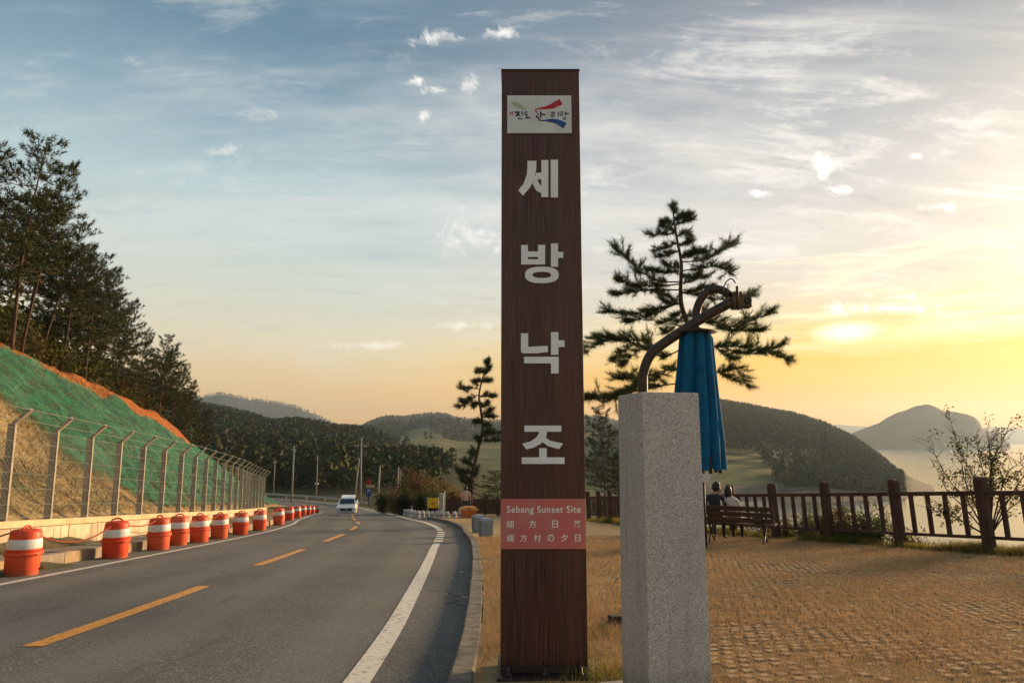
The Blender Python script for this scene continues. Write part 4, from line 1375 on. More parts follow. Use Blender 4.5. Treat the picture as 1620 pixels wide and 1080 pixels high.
ink([(240, 300), (330, 330), (420, 380), (520, 440)], [60, 110, 80, 10], m_pale_ink, 'ribbon')
ink([(700, 440), (800, 415), (920, 400), (1040, 370), (1130, 320), (1215, 280)], [22, 40, 70, 110, 130, 135], m_red_ink, 'ribbon')
ink([(700, 450), (740, 490), (765, 530), (750, 570)], [26, 22, 18, 8], m_red_ink, 'ribbon')
ink([(790, 650), (900, 650), (1020, 650), (1130, 670), (1220, 715), (1290, 755)], [16, 30, 75, 100, 125, 140], m_blue_ink, 'ribbon')
ink([(720, 560), (760, 600), (790, 645), (850, 655)], [34, 30, 28, 14])
ink([(212, 470), (212, 545)], 14, m_red_ink); ink([(262, 470), (262, 545)], 14, m_red_ink); ink([(205, 505), (268, 505)], 12, m_red_ink)
# jin
ink([(300, 488), (400, 488)], [30, 26]); ink([(385, 488), (360, 535), (322, 568)], [34, 34, 24]); ink([(360, 525), (405, 560)], [30, 22]); ink([(447, 470), (450, 560)], [30, 20])
ink([(365, 590), (372, 615), (455, 618)], [22, 28, 24])
# do
ink([(505, 490), (555, 482)], [22, 24]); ink([(508, 490), (506, 538), (565, 535)], [24, 26, 18]); ink([(540, 545), (542, 590)], [26, 22]); ink([(505, 605), (612, 592)], [24, 28])
# a
ink([(812, 478), (815, 540), (805, 615)], [34, 34, 14]); ink([(818, 530), (905, 535)], [26, 30])
ink([(962, 520), (968, 535)], 26, m_red_ink)
# ri
ink([(1012, 492), (1085, 488)], 20); ink([(1082, 490), (1080, 530), (1025, 535)], 19); ink([(1024, 537), (1026, 575), (1090, 565)], 19); ink([(1155, 480), (1165, 530), (1150, 580)], [26, 24, 10])
# rang
ink([(1190, 485), (1255, 480)], 17); ink([(1252, 482), (1250, 510), (1200, 518)], 16); ink([(1200, 520), (1202, 550), (1262, 545)], 16); ink([(1300, 480), (1302, 555)], [28, 18]); ink([(1302, 520), (1370, 515)], [18, 22])
ink([(1262, 612), (1280, 590), (1308, 596), (1312, 620), (1288, 640), (1264, 628), (1262, 610)], 14)

# red panel with three lines of small writing
a0 = sl(791.5, 867.5); a1 = sl(927.5, 788.5)
rp = MB().cbox(-W2 + .001, W2 - .001, -.013, -.001, a0[1], a1[1], .0015).build('name_panel', m_red_panel, sign)
m_small = M('small_white_letter', A(.86, .83, .78), rough=.5)


def word(body, px0, px1, pyc, hpx, bold=.012, name='lettering', track=1.0):
    c = bpy.data.curves.new('lettering', 'FONT'); c.body = body; c.size = 1; c.resolution_u = 3; c.offset = bold; c.extrude = .02; c.space_character = track
    o = bpy.data.objects.new('lettering_src', c); COL.objects.link(o)
    bpy.context.view_layer.update()
    me = bpy.data.meshes.new_from_object(o.evaluated_get(bpy.context.evaluated_depsgraph_get()))
    bpy.data.objects.remove(o)
    vs = np.array([v.co[:] for v in me.vertices]); mn = vs.min(0); mx = vs.max(0)
    l0 = sl(px0, pyc + hpx / 2); l1 = sl(px1, pyc - hpx / 2)
    sx = (l1[0] - l0[0]) / (mx[0] - mn[0]); sy = (l1[1] - l0[1]) / (mx[1] - mn[1])
    for v in me.vertices:
        v.co = Vector((l0[0] + (v.co.x - mn[0]) * sx, -.0138 - (v.co.z + .02) * .05, l0[1] + (v.co.y - mn[1]) * sy))
    me.materials.clear(); me.materials.append(m_small)
    return link(name, me, rp)


word('Sebang Sunset Site', 801.5, 918.5, 806.5, 14.5, .014, track=1.08)
for ch, pc in zip('細方日落', (807, 842.5, 878, 913)):
    w = 9.5 if ch == '日' else 11.5
    word(ch, pc - w / 2, pc + w / 2, 828, 11.5, .012)
for ch, pc in zip('細方村の夕日', (807.5, 828.5, 850, 871, 892.5, 913.5)):
    w = 9.0 if ch in '日' else 11
    word(ch, pc - w / 2, pc + w / 2, 850, 11.5, .012)

# ------------------------------------------------------------------ granite pillar
def m_granite():
    m = bpy.data.materials.new('speckled_granite'); m.use_nodes = True
    g = NT(m.node_tree)
    out = g.n('ShaderNodeOutputMaterial'); b = g.n('ShaderNodeBsdfPrincipled'); g.l(b.outputs[0], out.inputs[0])
    tc = g.n('ShaderNodeTexCoord'); v = tc.outputs['Object']
    vo = g.n('ShaderNodeTexVoronoi'); vo.inputs['Scale'].default_value = 330; g.l(v, vo.inputs['Vector'])
    sep = g.n('ShaderNodeSeparateColor'); g.l(vo.outputs['Color'], sep.inputs[0])
    c = g.ramp(sep.outputs[0], [(0, A(.16, .15, .14)), (.18, A(.30, .285, .265)), (.40, A(.46, .445, .415)), (.75, A(.62, .605, .575)), (1, A(.74, .72, .685))], 'LINEAR')
    c = g.mix(g.step(g.noise(v, 3.0, 4, .6), .4, .7, 0, .3), c, A(.30, .285, .265))
    sx = g.n('ShaderNodeSeparateXYZ'); g.l(v, sx.inputs[0])
    mps = g.n('ShaderNodeMapping'); mps.inputs['Scale'].default_value = (1, 1, .08); g.l(v, mps.inputs[0])
    c = g.mix(g.step(g.noise(mps.outputs[0], 16, 5, .65), .50, .74, 0, .32), c, A(.22, .205, .185))
    c = g.mix(g.step(g.noise(v, 1.7, 5, .6), .46, .66, 0, .25), c, A(.52, .47, .40))
    foot_tone = g.step(g.math('ADD', sx.outputs[2], g.math('MULTIPLY', g.noise(v, 7, 4, .6), .35)), .26, .46, .55, 0.0)  # darker towards the foot, upper edge broken by noise
    c = g.mix(foot_tone, c, A(.13, .125, .12))
    g.l(c, b.inputs['Base Color']); b.inputs['Roughness'].default_value = .78; b.inputs['Specular IOR Level'].default_value = .3
    bn = g.n('ShaderNodeBump'); bn.inputs['Strength'].default_value = .35; bn.inputs['Distance'].default_value = .003
    g.l(sep.outputs[1], bn.inputs['Height']); g.l(bn.outputs[0], b.inputs['Normal'])
    return m


m_gran = m_granite()
TH = R(14)
GX, GY = .652, 3.42
gz = float(zplaza(GX, GY))
gtop = at(1014, 619.5, GY).z
gp = empty('granite_pillar', (GX, GY, gz), TH)
tag(gp, 'speckled grey granite pillar in front of the blue parasol', 'pillar')
bmq = bmesh.new(); bmesh.ops.create_cube(bmq, size=1)
for v in bmq.verts:
    k = 1.0 + .045 * (.5 - v.co.z)
    v.co = Vector((.156 + v.co.x * .316 * k, .155 + v.co.y * .31 * k, (v.co.z + .5) * (gtop - gz)))
bmesh.ops.bevel(bmq, geom=[e for e in bmq.edges if e.verts[0].co.z > .5 or e.verts[1].co.z > .5], offset=.008, segments=2, affect='EDGES', profile=.6)
me = bpy.data.meshes.new('shaft'); bmq.to_mesh(me); bmq.free(); me.materials.append(m_gran)
link('shaft', me, gp)
MB().cbox(-.075, .385, -.06, .53, -.06, .05, .012).build('plinth', m_gran, gp)

# ------------------------------------------------------------------ parasol
m_pole = M('brown_tube', A(.035, .026, .022), A(.060, .040, .031), scale=14, rough=.5, metal=.2, c3=A(.10, .05, .03), s3=7, m3=.35)
m_blue = M('blue_canvas', A(.004, .125, .27), A(.006, .085, .19), scale=5, rough=.8, spec=.15, bump=.2, bscale=40)
m_brass = M('brass_fitting', A(.12, .08, .04), A(.05, .038, .025), scale=12, rough=.45, metal=.5)
UY = 6.2
ux, uz = at(1017, 640, UY).x, float(zplaza(1.2, UY))
um = empty('parasol', (ux, UY, uz))
tag(um, 'closed blue cantilever parasol on a bent brown pole behind the granite pillar', 'parasol')


def ul(px, py, Y=UY):
    p = at(px, py, Y); return Vector((p.x - ux, p.y - UY, p.z - uz))


def smooth_path(pts, n=6):
    P = np.array([tuple(p) for p in pts]); Q = np.vstack([2 * P[0] - P[1], P, 2 * P[-1] - P[-2]]); out = []
    for i in range(1, len(Q) - 2):
        p0, p1, p2, p3 = Q[i - 1:i + 3]
        for t in np.linspace(0, 1, n, endpoint=False):
            out.append(Vector(.5 * (2 * p1 + (p2 - p0) * t + (2 * p0 - 5 * p1 + 4 * p2 - p3) * t ** 2 + (3 * p1 - p0 - 3 * p2 + p3) * t ** 3)))
    out.append(Vector(P[-1])); return out


rP = 8.0 / 1080 * UY
MB().tube(smooth_path([Vector((0, 0, .02)), Vector((0, 0, 1.0)), ul(1017, 620), ul(1019, 586), ul(1030, 560), ul(1047, 545), ul(1086, 519), ul(1120, 498), ul(1157, 478)]), rP, 14).build('pole', m_pole, um)
MB().tube(smooth_path([ul(1101, 530, UY + .12), ul(1101, 505, UY + .12), ul(1103, 488, UY + .12), ul(1110, 472, UY + .11), ul(1120, 461, UY + .10), ul(1131, 457, UY + .08), ul(1144, 460, UY + .04), ul(1154, 467, UY + .01)]), rP * .86, 12).build('hanger', m_pole, um)
# end fitting: clamp plates, crank eye and dark socket
e = ul(1163, 475)
fit = MB().cbox(e.x - .035, e.x + .055, -.05, .05, e.z - .085, e.z + .075, .01).build('end_fitting', m_brass, um)
MB().cbox(e.x + .045, e.x + .135, -.055, .04, e.z - .075, e.z + .045, .008).build('socket_block', m_brass, fit)
MB().lathe([(.034, -.002), (.036, .01), (.03, .02)], 16).build('socket', m_black, fit, loc=(e.x + .098, -.055, e.z - .012), rot=(R(90), 0, 0))
MB().tube([(e.x + .005, -.055, e.z + .12), (e.x + .005, -.055, e.z - .10)], .013, 8).build('pin', m_brass, fit)
MB().tube(smooth_path([ul(1141, 476) + Vector((0, -.05, 0)), ul(1141, 460) + Vector((0, -.05, 0)), ul(1147, 447) + Vector((0, -.05, 0)), ul(1155, 443) + Vector((0, -.05, 0)), ul(1161, 450) + Vector((0, -.05, 0))]), .006, 6).build('cable', m_black, fit)
# folded canopy with pleats
cx0 = ul(1101, 526); cx1 = ul(1102, 743)
n = 108; rows_ = 22; vs = []; fs = []
pin = []
for j in range(rows_):
    t = j / (rows_ - 1)
    c = cx0.lerp(cx1, t)
    hw = (30 + 23 * t ** 1.15) / 1080 * UY * (1 - .04 * max(0, t - .8) / .2) * 0.86
    if j == 0: hw *= .8
    for k in range(n):
        a = 2 * math.pi * k / n
        aw = a + .22 * math.sin(2 * a + 1.0) + .10 * t * math.sin(3 * a + 4 * t)
        fold = abs(math.cos(4.5 * aw + .9 + .25 * t)) ** .65
        r = hw * (.42 + .60 * fold) * (1 + .05 * math.sin(2 * a + 2) * t)
        z = c.z
        if j >= rows_ - 3: z += (.045 * (1 - fold)) * (j - rows_ + 4) / 3
        vs.append((c.x + r * math.cos(a), c.y + r * math.sin(a) * .85, z))
for j in range(rows_ - 1):
    for k in range(n):
        fs.append((j * n + k, j * n + (k + 1) % n, (j + 1) * n + (k + 1) % n, (j + 1) * n + k))
MB().add(vs, fs, True).build('canopy', m_blue, um)
MB().lathe([(.06, -.012), (.19, -.006), (.175, .004), (.06, .03), (.03, .05)], 20, c=(cx0.x, cx0.y, cx0.z + .005)).build('top_cap', m_iron, um)
for k in range(8):
    a = 2 * math.pi * (k + .5) / 8
    q = Vector((cx1.x + .20 * math.cos(a), cx1.y + .17 * math.sin(a), cx1.z + .05))
    MB().tube([q + Vector((0, 0, .08)), q + Vector((.008 * math.cos(a), 0, -.075))], .016, 6).build('rib_end', m_black, um)
MB().tube([Vector((cx1.x, cx1.y, cx1.z + .1)), Vector((cx1.x, cx1.y, cx1.z - .14))], .022, 8).build('runner', m_black, um)
for k in range(4):
    a = k * math.pi / 2 + R(20)
    ft = MB().bar((0, 0, .03), (.34 * math.cos(a), .34 * math.sin(a), .03), .06, .04).build('base_arm', m_iron, um)
    MB().cbox(-.05, .05, -.04, .04, -.005, .075, .012).build('foot', m_black, ft, loc=(.33 * math.cos(a), .33 * math.sin(a), .0), rot=(0, 0, a))

# small white notice board behind the parasol
m_sheet = M('white_board', A(.62, .60, .56), A(.52, .50, .46), scale=4, rough=.6)
nb_ = empty('notice_board', (at(1114, 760, 14).x, 14.0, float(zplaza(4, 14))))
tag(nb_, 'small white board on a thin post just right of the granite pillar behind the parasol', 'sign')
hz = at(1114, 757, 14).z - float(zplaza(4, 14))
MB().tube([(0, .02, -.05), (0, .02, hz + .05)], .018, 8).build('post', m_iron, nb_)
MB().cbox(-.16, .13, 0, .015, hz - .07, hz + .10, .003).build('board', m_sheet, nb_)

# ------------------------------------------------------------------ timber fence along the drop
m_timber = M('dark_timber', A(.085, .036, .024), A(.042, .020, .015), scale=3, rough=.8, bump=.7, bscale=14, stretch=(4, 4, .5), c3=A(.10, .05, .035), s3=1.3, m3=.4)
LEAN = Vector((-.055, 0.0, 1.0))
fence_path = EDGE[(EDGE[:, 1] > 5.2) & (EDGE[:, 1] < 33)]
flen = np.concatenate([[0], np.cumsum(np.linalg.norm(np.diff(fence_path, axis=0), axis=1))])
anchor = float(np.interp(12.15, fence_path[:, 1], flen))


def fpt(d):
    x = float(np.interp(d, flen, fence_path[:, 0])); y = float(np.interp(d, flen, fence_path[:, 1]))
    return Vector((x, y, float(zplaza(x, y))))


tf = empty('timber_fence', fpt(anchor)); FO0 = Vector(tf.location)
tag(tf, 'dark brown timber fence of posts, rails and balusters at the edge of the drop', 'fence')
SPC = 1.68
k0 = -int(anchor / SPC); k1 = int((flen[-1] - anchor) / SPC)
prev = None
for k in range(k0, k1 + 1):
    d = anchor + k * SPC
    p = fpt(d) - FO0
    t = (fpt(min(d + .1, flen[-1])) - fpt(max(d - .1, 0))); ang = math.atan2(t.y, t.x)
    H = 1.30
    w = .085
    mb = MB()
    prof = [(-w, -.25), (w, -.25)]
    vs = []
    zs = [(-.25, w), (H - .05, w), (H - .012, w * .8), (H, w * .5)]
    cut = .3
    for (z, ww) in zs:
        for q in range(8):
            a = [(1, cut), (cut, 1), (-cut, 1), (-1, cut), (-1, -cut), (-cut, -1), (cut, -1), (1, -cut)][q]
            a = (a[0] if abs(a[0]) == 1 else math.copysign(.72, a[0]), a[1] if abs(a[1]) == 1 else math.copysign(.72, a[1]))
            vs.append(Vector((a[0] * ww, a[1] * ww, 0)) @ Matrix.Rotation(-ang, 3, 'Z') + LEAN * z)
    fs = []
    for i in range(len(zs) - 1):
        for q in range(8):
            fs.append((i * 8 + q, i * 8 + (q + 1) % 8, (i + 1) * 8 + (q + 1) % 8, (i + 1) * 8 + q))
    fs += [tuple(reversed(range(8))), tuple(range((len(zs) - 1) * 8, len(zs) * 8))]
    mb.add(vs, fs).build('post', m_timber, tf, loc=p)
    if prev is not None:
        a, b = prev, p
        for (h, ww, hh, nm) in ((1.02, .09, .075, 'top_rail'), (.27, .06, .055, 'bottom_rail')):
            MB().bar(a + LEAN * h, b + LEAN * h, ww, hh).build(nm, m_timber, tf)
        for j in range(1, 5):
            q = a.lerp(b, j / 5)
            MB().bar(q + LEAN * .255, q + LEAN * 1.0, .062, .062, up=(b - a).normalized()).build('baluster', m_timber, tf)
    prev = p

# ------------------------------------------------------------------ bench
m_slat = M('bench_slat', A(.11, .055, .032), A(.06, .032, .02), scale=4, rough=.7, bump=.5, bscale=20, stretch=(.4, 5, 5))
BX, BY = 4.93, 15.35
bang = R(-27)                                     # bench's long axis
bz = float(zplaza(BX, BY))
bench = empty('park_bench', (BX, BY, bz), bang)
tag(bench, 'brown slatted park bench with a couple sitting on it, facing the sea', 'bench')
# local: x along bench, +y = facing direction (sea), z up
for i in range(4):
    MB().cbox(-.80, .80, -.20 + i * .115, -.105 + i * .115, .42, .45, .006).build('seat_slat', m_slat, bench)
for i in range(3):
    yb = -.25 - .055 * i; zb_ = .53 + i * .125
    MB().cbox(-.80, .80, -.014, .014, -.052, .052, .006, Matrix.Translation((0, yb, zb_)) @ Matrix.Rotation(R(24), 4, 'X')).build('back_slat', m_slat, bench)
for x in (-.56, .56):
    mb = MB()
    mb.tube(smooth_path([(x, -.30, .0), (x, -.20, .10), (x, -.02, .19), (x, .14, .33), (x, .20, .42)]), .024, 8)
    mb.tube(smooth_path([(x, .30, .0), (x, .20, .10), (x, .02, .19), (x, -.14, .33), (x, -.22, .42), (x, -.26, .56), (x, -.385, .83)]), .024, 8)
    mb.bar((x, -.24, .41), (x, .24, .41), .04, .03)
    mb.build('iron_leg', m_iron, bench)


# ------------------------------------------------------------------ people
m_skin = M('skin', A(.42, .24, .16), A(.38, .21, .14), scale=8, rough=.6)
m_hair = M('dark_hair', A(.010, .008, .007), A(.02, .015, .012), scale=30, rough=.5, stretch=(1, 1, .2))
m_navy_cloth = M('navy_cloth', A(.018, .022, .036), A(.03, .034, .05), scale=14, rough=.9, bump=.5, bscale=20)
m_white_cloth = M('white_cloth', A(.60, .57, .52), A(.50, .47, .43), scale=10, rough=.9, bump=.5, bscale=20)
m_pink_cloth = M('pink_check_cloth', A(.50, .25, .22), A(.56, .40, .36), scale=22, rough=.9, bump=.4, bscale=20)
m_jeans = M('dark_jeans', A(.022, .035, .062), A(.035, .05, .08), scale=14, rough=.9)
m_dark_trousers = M('charcoal_trousers', A(.02, .02, .022), A(.032, .03, .03), scale=14, rough=.9)


def skin_body(name, joints, edges, mats, pick, parent):
    """one continuous figure grown over a skeleton. joints {name: (pos, (rx, ry))}"""
    ks = list(joints); ix = {k: i for i, k in enumerate(ks)}
    me = bpy.data.meshes.new(name)
    me.from_pydata([joints[k][0] for k in ks], [(ix[a], ix[b]) for a, b in edges], [])
    o = bpy.data.objects.new(name, me); COL.objects.link(o)
    sk = o.modifiers.new('skin', 'SKIN')
    for i, k in enumerate(ks):
        r = joints[k][1]; r = r if hasattr(r, '__len__') else (r, r)
        me.skin_vertices[0].data[i].radius = r
        me.skin_vertices[0].data[i].use_root = (k == 'pelvis')
    sb = o.modifiers.new('sub', 'SUBSURF'); sb.levels = 2; sb.render_levels = 2
    bpy.context.view_layer.update()
    m2 = bpy.data.meshes.new_from_object(o.evaluated_get(bpy.context.evaluated_depsgraph_get()))
    bpy.data.objects.remove(o)
    for m in mats: m2.materials.append(m)
    for p in m2.polygons:
        p.use_smooth = True; p.material_index = pick(p.center)
    return link(name, m2, parent)


def head_parts(par, pos, face, hair_len, hair_mat):
    """hair cap, ears, nose and eyes on a head centred at pos, looking along face (unit xy)"""
    f = Vector(face).normalized(); ang = math.atan2(f.y, f.x) - math.pi / 2
    hd = Matrix.Translation(pos) @ Matrix.Rotation(ang, 4, 'Z')
    # hair: shell covering crown, back and sides
    n, rws = 18, 9; vs = []; fs = []
    for j in range(rws):
        ph = math.pi * .5 * (1 - j / (rws - 1) * 1.55)
        for k in range(n):
            a = 2 * math.pi * k / n
            fr = max(0, math.sin(a))
            p2 = max(ph, .38) if fr > .45 else ph
            r = .098 * math.cos(p2) if p2 > -.2 else .098 * math.cos(p2) + .01
            z = .122 * math.sin(p2) - (hair_len * max(0, j - 5) / 3 if fr < .3 else 0)
            vs.append(hd @ Vector((r * .92 * math.cos(a), r * 1.08 * math.sin(a) - .012, z + .012)))
    for j in range(rws - 1):
        for k in range(n):
            fs.append((j * n + k, j * n + (k + 1) % n, (j + 1) * n + (k + 1) % n, (j + 1) * n + k))
    MB().add(vs, fs, True).build('hair', hair_mat, par)
    for sx in (-1, 1):
        MB().lathe([(.004, -.03), (.016, -.018), (.02, .0), (.016, .02), (.005, .03)], 8, sx=.5).build('ear', m_skin, par, loc=hd @ Vector((sx * .083, -.005, -.01)), rot=(0, 0, ang))
        MB().lathe([(.002, -.006), (.009, -.003), (.009, .003), (.002, .006)], 8).build('eye', m_black, par, loc=hd @ Vector((sx * .032, .088, .0)), rot=(0, 0, ang))
    MB().add([hd @ Vector(p) for p in ((-.014, .088, -.045), (.014, .088, -.045), (0, .118, -.038), (0, .092, .005))], [(0, 1, 2), (0, 2, 3), (1, 3, 2), (0, 3, 1)]).build('nose', m_skin, par)


def hand_fingers(par, wrist, d, palm_n, mat=None):
    """palm side of a relaxed hand: four unequal bent fingers and a thumb leaving the side"""
    mat = mat or m_skin
    d = Vector(d).normalized(); nrm = Vector(palm_n).normalized(); sd = d.cross(nrm).normalized()
    mb = MB()
    W = Vector(wrist)
    for i, (o, L) in enumerate(((-.027, .066), (-.009, .076), (.009, .072), (.027, .056))):
        b = W + d * .075 + sd * o
        mb.tube([b - d * .03, b, b + d * L * .5 + nrm * .006, b + d * L * .85 + nrm * .026], [.0095, .0092, .0085, .006], 6)
    b = W + d * .025 - sd * .03
    mb.tube([b, b + d * .03 - sd * .022, b + d * .058 - sd * .026 + nrm * .01], [.012, .0105, .007], 6)
    mb.build('fingers', mat, par)


def seated(name, label, loc, rz, torso_mat, leg_mat, hair_len, head_yaw, lean, head_dx, wide, size):
    r = empty(name, loc, rz)
    # local: faces +y, seat at z=.45
    J = {'pelvis': ((0, -.02, .55), (.15 * wide, .125)), 'belly': ((0, -.05, .70), (.135 * wide, .11)), 'chest': ((lean * .5, -.07, .90), (.155 * wide, .115)), 'neckb': ((lean * .8, -.06, 1.04), (.085, .075)),
         'neck': ((lean + head_dx * .4, -.045, 1.11), .052), 'head': ((lean + head_dx, -.03, 1.21), (.080, .092)), 'crown': ((lean + head_dx, -.03, 1.30), (.062, .07))}
    E = [('pelvis', 'belly'), ('belly', 'chest'), ('chest', 'neckb'), ('neckb', 'neck'), ('neck', 'head'), ('head', 'crown')]
    for sx, n_ in ((-1, 'l'), (1, 'r')):
        J['hip' + n_] = ((sx * .10, .06, .535), .088); J['knee' + n_] = ((sx * .11, .43, .52), .064); J['calf' + n_] = ((sx * .11, .45, .28), .052); J['ank' + n_] = ((sx * .11, .44, .08), .038); J['toe' + n_] = ((sx * .115, .60, .035), .034)
        J['sh' + n_] = ((lean * .7 + sx * .185 * wide, -.065, .985), .062); J['el' + n_] = ((lean * .4 + sx * .235 * wide, -.03, .72), .046); J['wr' + n_] = ((sx * .13, .20, .615), .031); J['hd' + n_] = ((sx * .095, .27, .60), (.034, .02))
        E += [('pelvis', 'hip' + n_), ('hip' + n_, 'knee' + n_), ('knee' + n_, 'calf' + n_), ('calf' + n_, 'ank' + n_), ('ank' + n_, 'toe' + n_), ('neckb', 'sh' + n_), ('sh' + n_, 'el' + n_), ('el' + n_, 'wr' + n_), ('wr' + n_, 'hd' + n_)]

    def pick(c):
        if c.z > 1.085: return 0
        if abs(c.x) < .22 and c.y > .205 and .55 < c.z < .66 and abs(c.x) > .05: return 0
        if c.z < .10: return 3
        if c.z < .60 and c.y > .0 or c.z < .52: return 2
        return 1
    skin_body('body', J, E, [m_skin, torso_mat, leg_mat, m_black], pick, r)
    head_parts(r, Vector((lean + head_dx, -.03, 1.235)), (math.sin(head_yaw), math.cos(head_yaw), 0), hair_len, m_hair)
    for sx in (-1, 1):
        hand_fingers(r, (sx * .11, .235, .605), (-.25 * sx, 1, -.1), (0, 0, -1))
    r.scale = (size,) * 3; r.location.z += .45 * (1 - size)
    tag(r, label, 'person', 'couple on the bench')
    return r


mx = Matrix.Translation((BX, BY, bz)) @ Matrix.Rotation(bang, 4, 'Z')
pl = mx @ Vector((-.47, -.02, 0)); pr = mx @ Vector((-.06, -.02, 0))
seated('person', 'person in a dark jacket with short black hair on the bench, turned to the companion', pl, bang, m_navy_cloth, m_dark_trousers, .0, R(60), .05, .03, 1.05, .95)
seated('person', 'person in a white top with long dark hair sitting at the right on the bench', pr, bang, m_white_cloth, m_dark_trousers, .12, R(-35), -.07, -.05, .90, .86)
# bag and folded white cloth on the bench seat
bg_ = empty('handbag', mx @ Vector((.46, .02, .452)), bang)
tag(bg_, 'small black handbag lying on the bench seat beside the person in white', 'bag')
MB().cbox(-.14, .10, -.09, .07, 0, .13, .03).build('bag_body', m_black, bg_)
MB().tube(smooth_path([(-.10, 0, .12), (-.08, 0, .20), (.04, .0, .20), (.06, 0, .12)]), .008, 6).build('strap', m_black, bg_)
cl_ = MB(); vs = []; fs = []
for i in range(9):
    for j in range(9):
        u, v = i / 8 - .5, j / 8 - .5; r_ = max(abs(u), abs(v)) * 2
        vs.append((u * .22, v * .2, .075 * (1 - r_ ** 2) + .02 * math.sin(u * 14) * math.sin(v * 11) * (1 - r_) + .004))
for i in range(8):
    for j in range(8): fs.append((i * 9 + j, (i + 1) * 9 + j, (i + 1) * 9 + j + 1, i * 9 + j + 1))
cl_.add(vs, fs, True)
o = cl_.build('folded_cloth', m_white_cloth, None, loc=mx @ Vector((.66, .02, .452)), rot=(0, 0, bang)); tag(o, 'crumpled white cloth on the right end of the bench seat', 'cloth')

# ------------------------------------------------------------------ individual trees drawn from their own skeletons
def sketch_pine(name, label, Y, trunk, r0, branches, ln, wd, per, dens, mat, barkm, seed, group=None, depth=.45, zbase=None, fill=0):
    """trunk and limbs given as seen points; limbs are spread in depth, twigs and needles grow along them"""
    rg = np.random.default_rng(seed)
    tw = [at(px, py, Y) for px, py in trunk]
    b = tw[0].copy()
    if zbase is not None: b.z = zbase
    r = empty(name, b); tag(r, label, 'pine tree', group)
    L = [p - b for p in tw]
    if zbase is not None: L[0] = Vector((L[0].x, L[0].y, -.1))
    path = smooth_path(L, 5)
    mb = MB(); mb.tube(path, [r0 * (1 - .86 * i / (len(path) - 1)) for i in range(len(path))], 8)
    C = []; D = []
    branches = list(branches)
    if fill:
        for k in range(fill):
            t = .30 + .66 * (k + rg.random()) / fill
            f_ = t * (len(trunk) - 1); i_ = min(int(f_), len(trunk) - 2); u_ = f_ - i_
            a_ = (trunk[i_][0] + (trunk[i_ + 1][0] - trunk[i_][0]) * u_, trunk[i_][1] + (trunk[i_ + 1][1] - trunk[i_][1]) * u_)
            w_ = (-1 if k % 2 else 1) * (8 + 44 * (1 - t) + 14 * rg.random())
            branches.append([a_, (a_[0] + w_ * .6, a_[1] - 1 - 3 * rg.random()), (a_[0] + w_, a_[1] - 6 - 6 * rg.random())])
    for bi, pts in enumerate(branches):
        q = [at(px, py, Y) - b for px, py in pts]
        span = (q[-1] - q[0]).length
        side = rg.uniform(-1, 1) * depth * span
        q = [at(px, py, Y + side * i / (len(pts) - 1)) - b for i, (px, py) in enumerate(pts)]
        bp = smooth_path(q, 5)
        mb.tube(bp, [max(.006, r0 * .30 * min(.75, span / 1.6) * (1 - .8 * i / (len(bp) - 1))) for i in range(len(bp))], 5, cap=False)
        n = max(10, int(span * dens))
        for k in range(n):
            t = (.06 if span < .9 else .16) + .9 * (k + rg.random()) / n
            t = min(t, 1.0)
            f = t * (len(bp) - 1); i = min(int(f), len(bp) - 2); p = bp[i].lerp(bp[i + 1], f - i)
            d = (bp[i + 1] - bp[i]).normalized()
            tl = (.10 + .42 * (1 - abs(t - .55))) * max(.42, min(span, 1.5)) * .46 * rg.uniform(.4, 1.3)
            tdv = (d * .8 + Vector((rg.normal() * .6, rg.normal() * .8, rg.uniform(-.22, .6)))).normalized()
            e = p + tdv * tl
            mb.tube([p, p.lerp(e, .5) + Vector((0, 0, -.02)), e], [.008, .006, .004], 3, cap=False)
            for u in np.linspace(.35, 1.0, 4):
                C.append(p.lerp(e, u)); D.append((tdv + Vector((0, 0, .35))).normalized())
        C.append(bp[-1]); D.append((bp[-1] - bp[-2]).normalized())
    mb.build('trunk', barkm, r, fix=False)
    v, f = needles(np.array([tuple(c) for c in C]), np.array([tuple(c) for c in D]), per, ln, wd, rg, .85)
    link('crown', np_mesh('crown', v, f, mat), r)
    return r


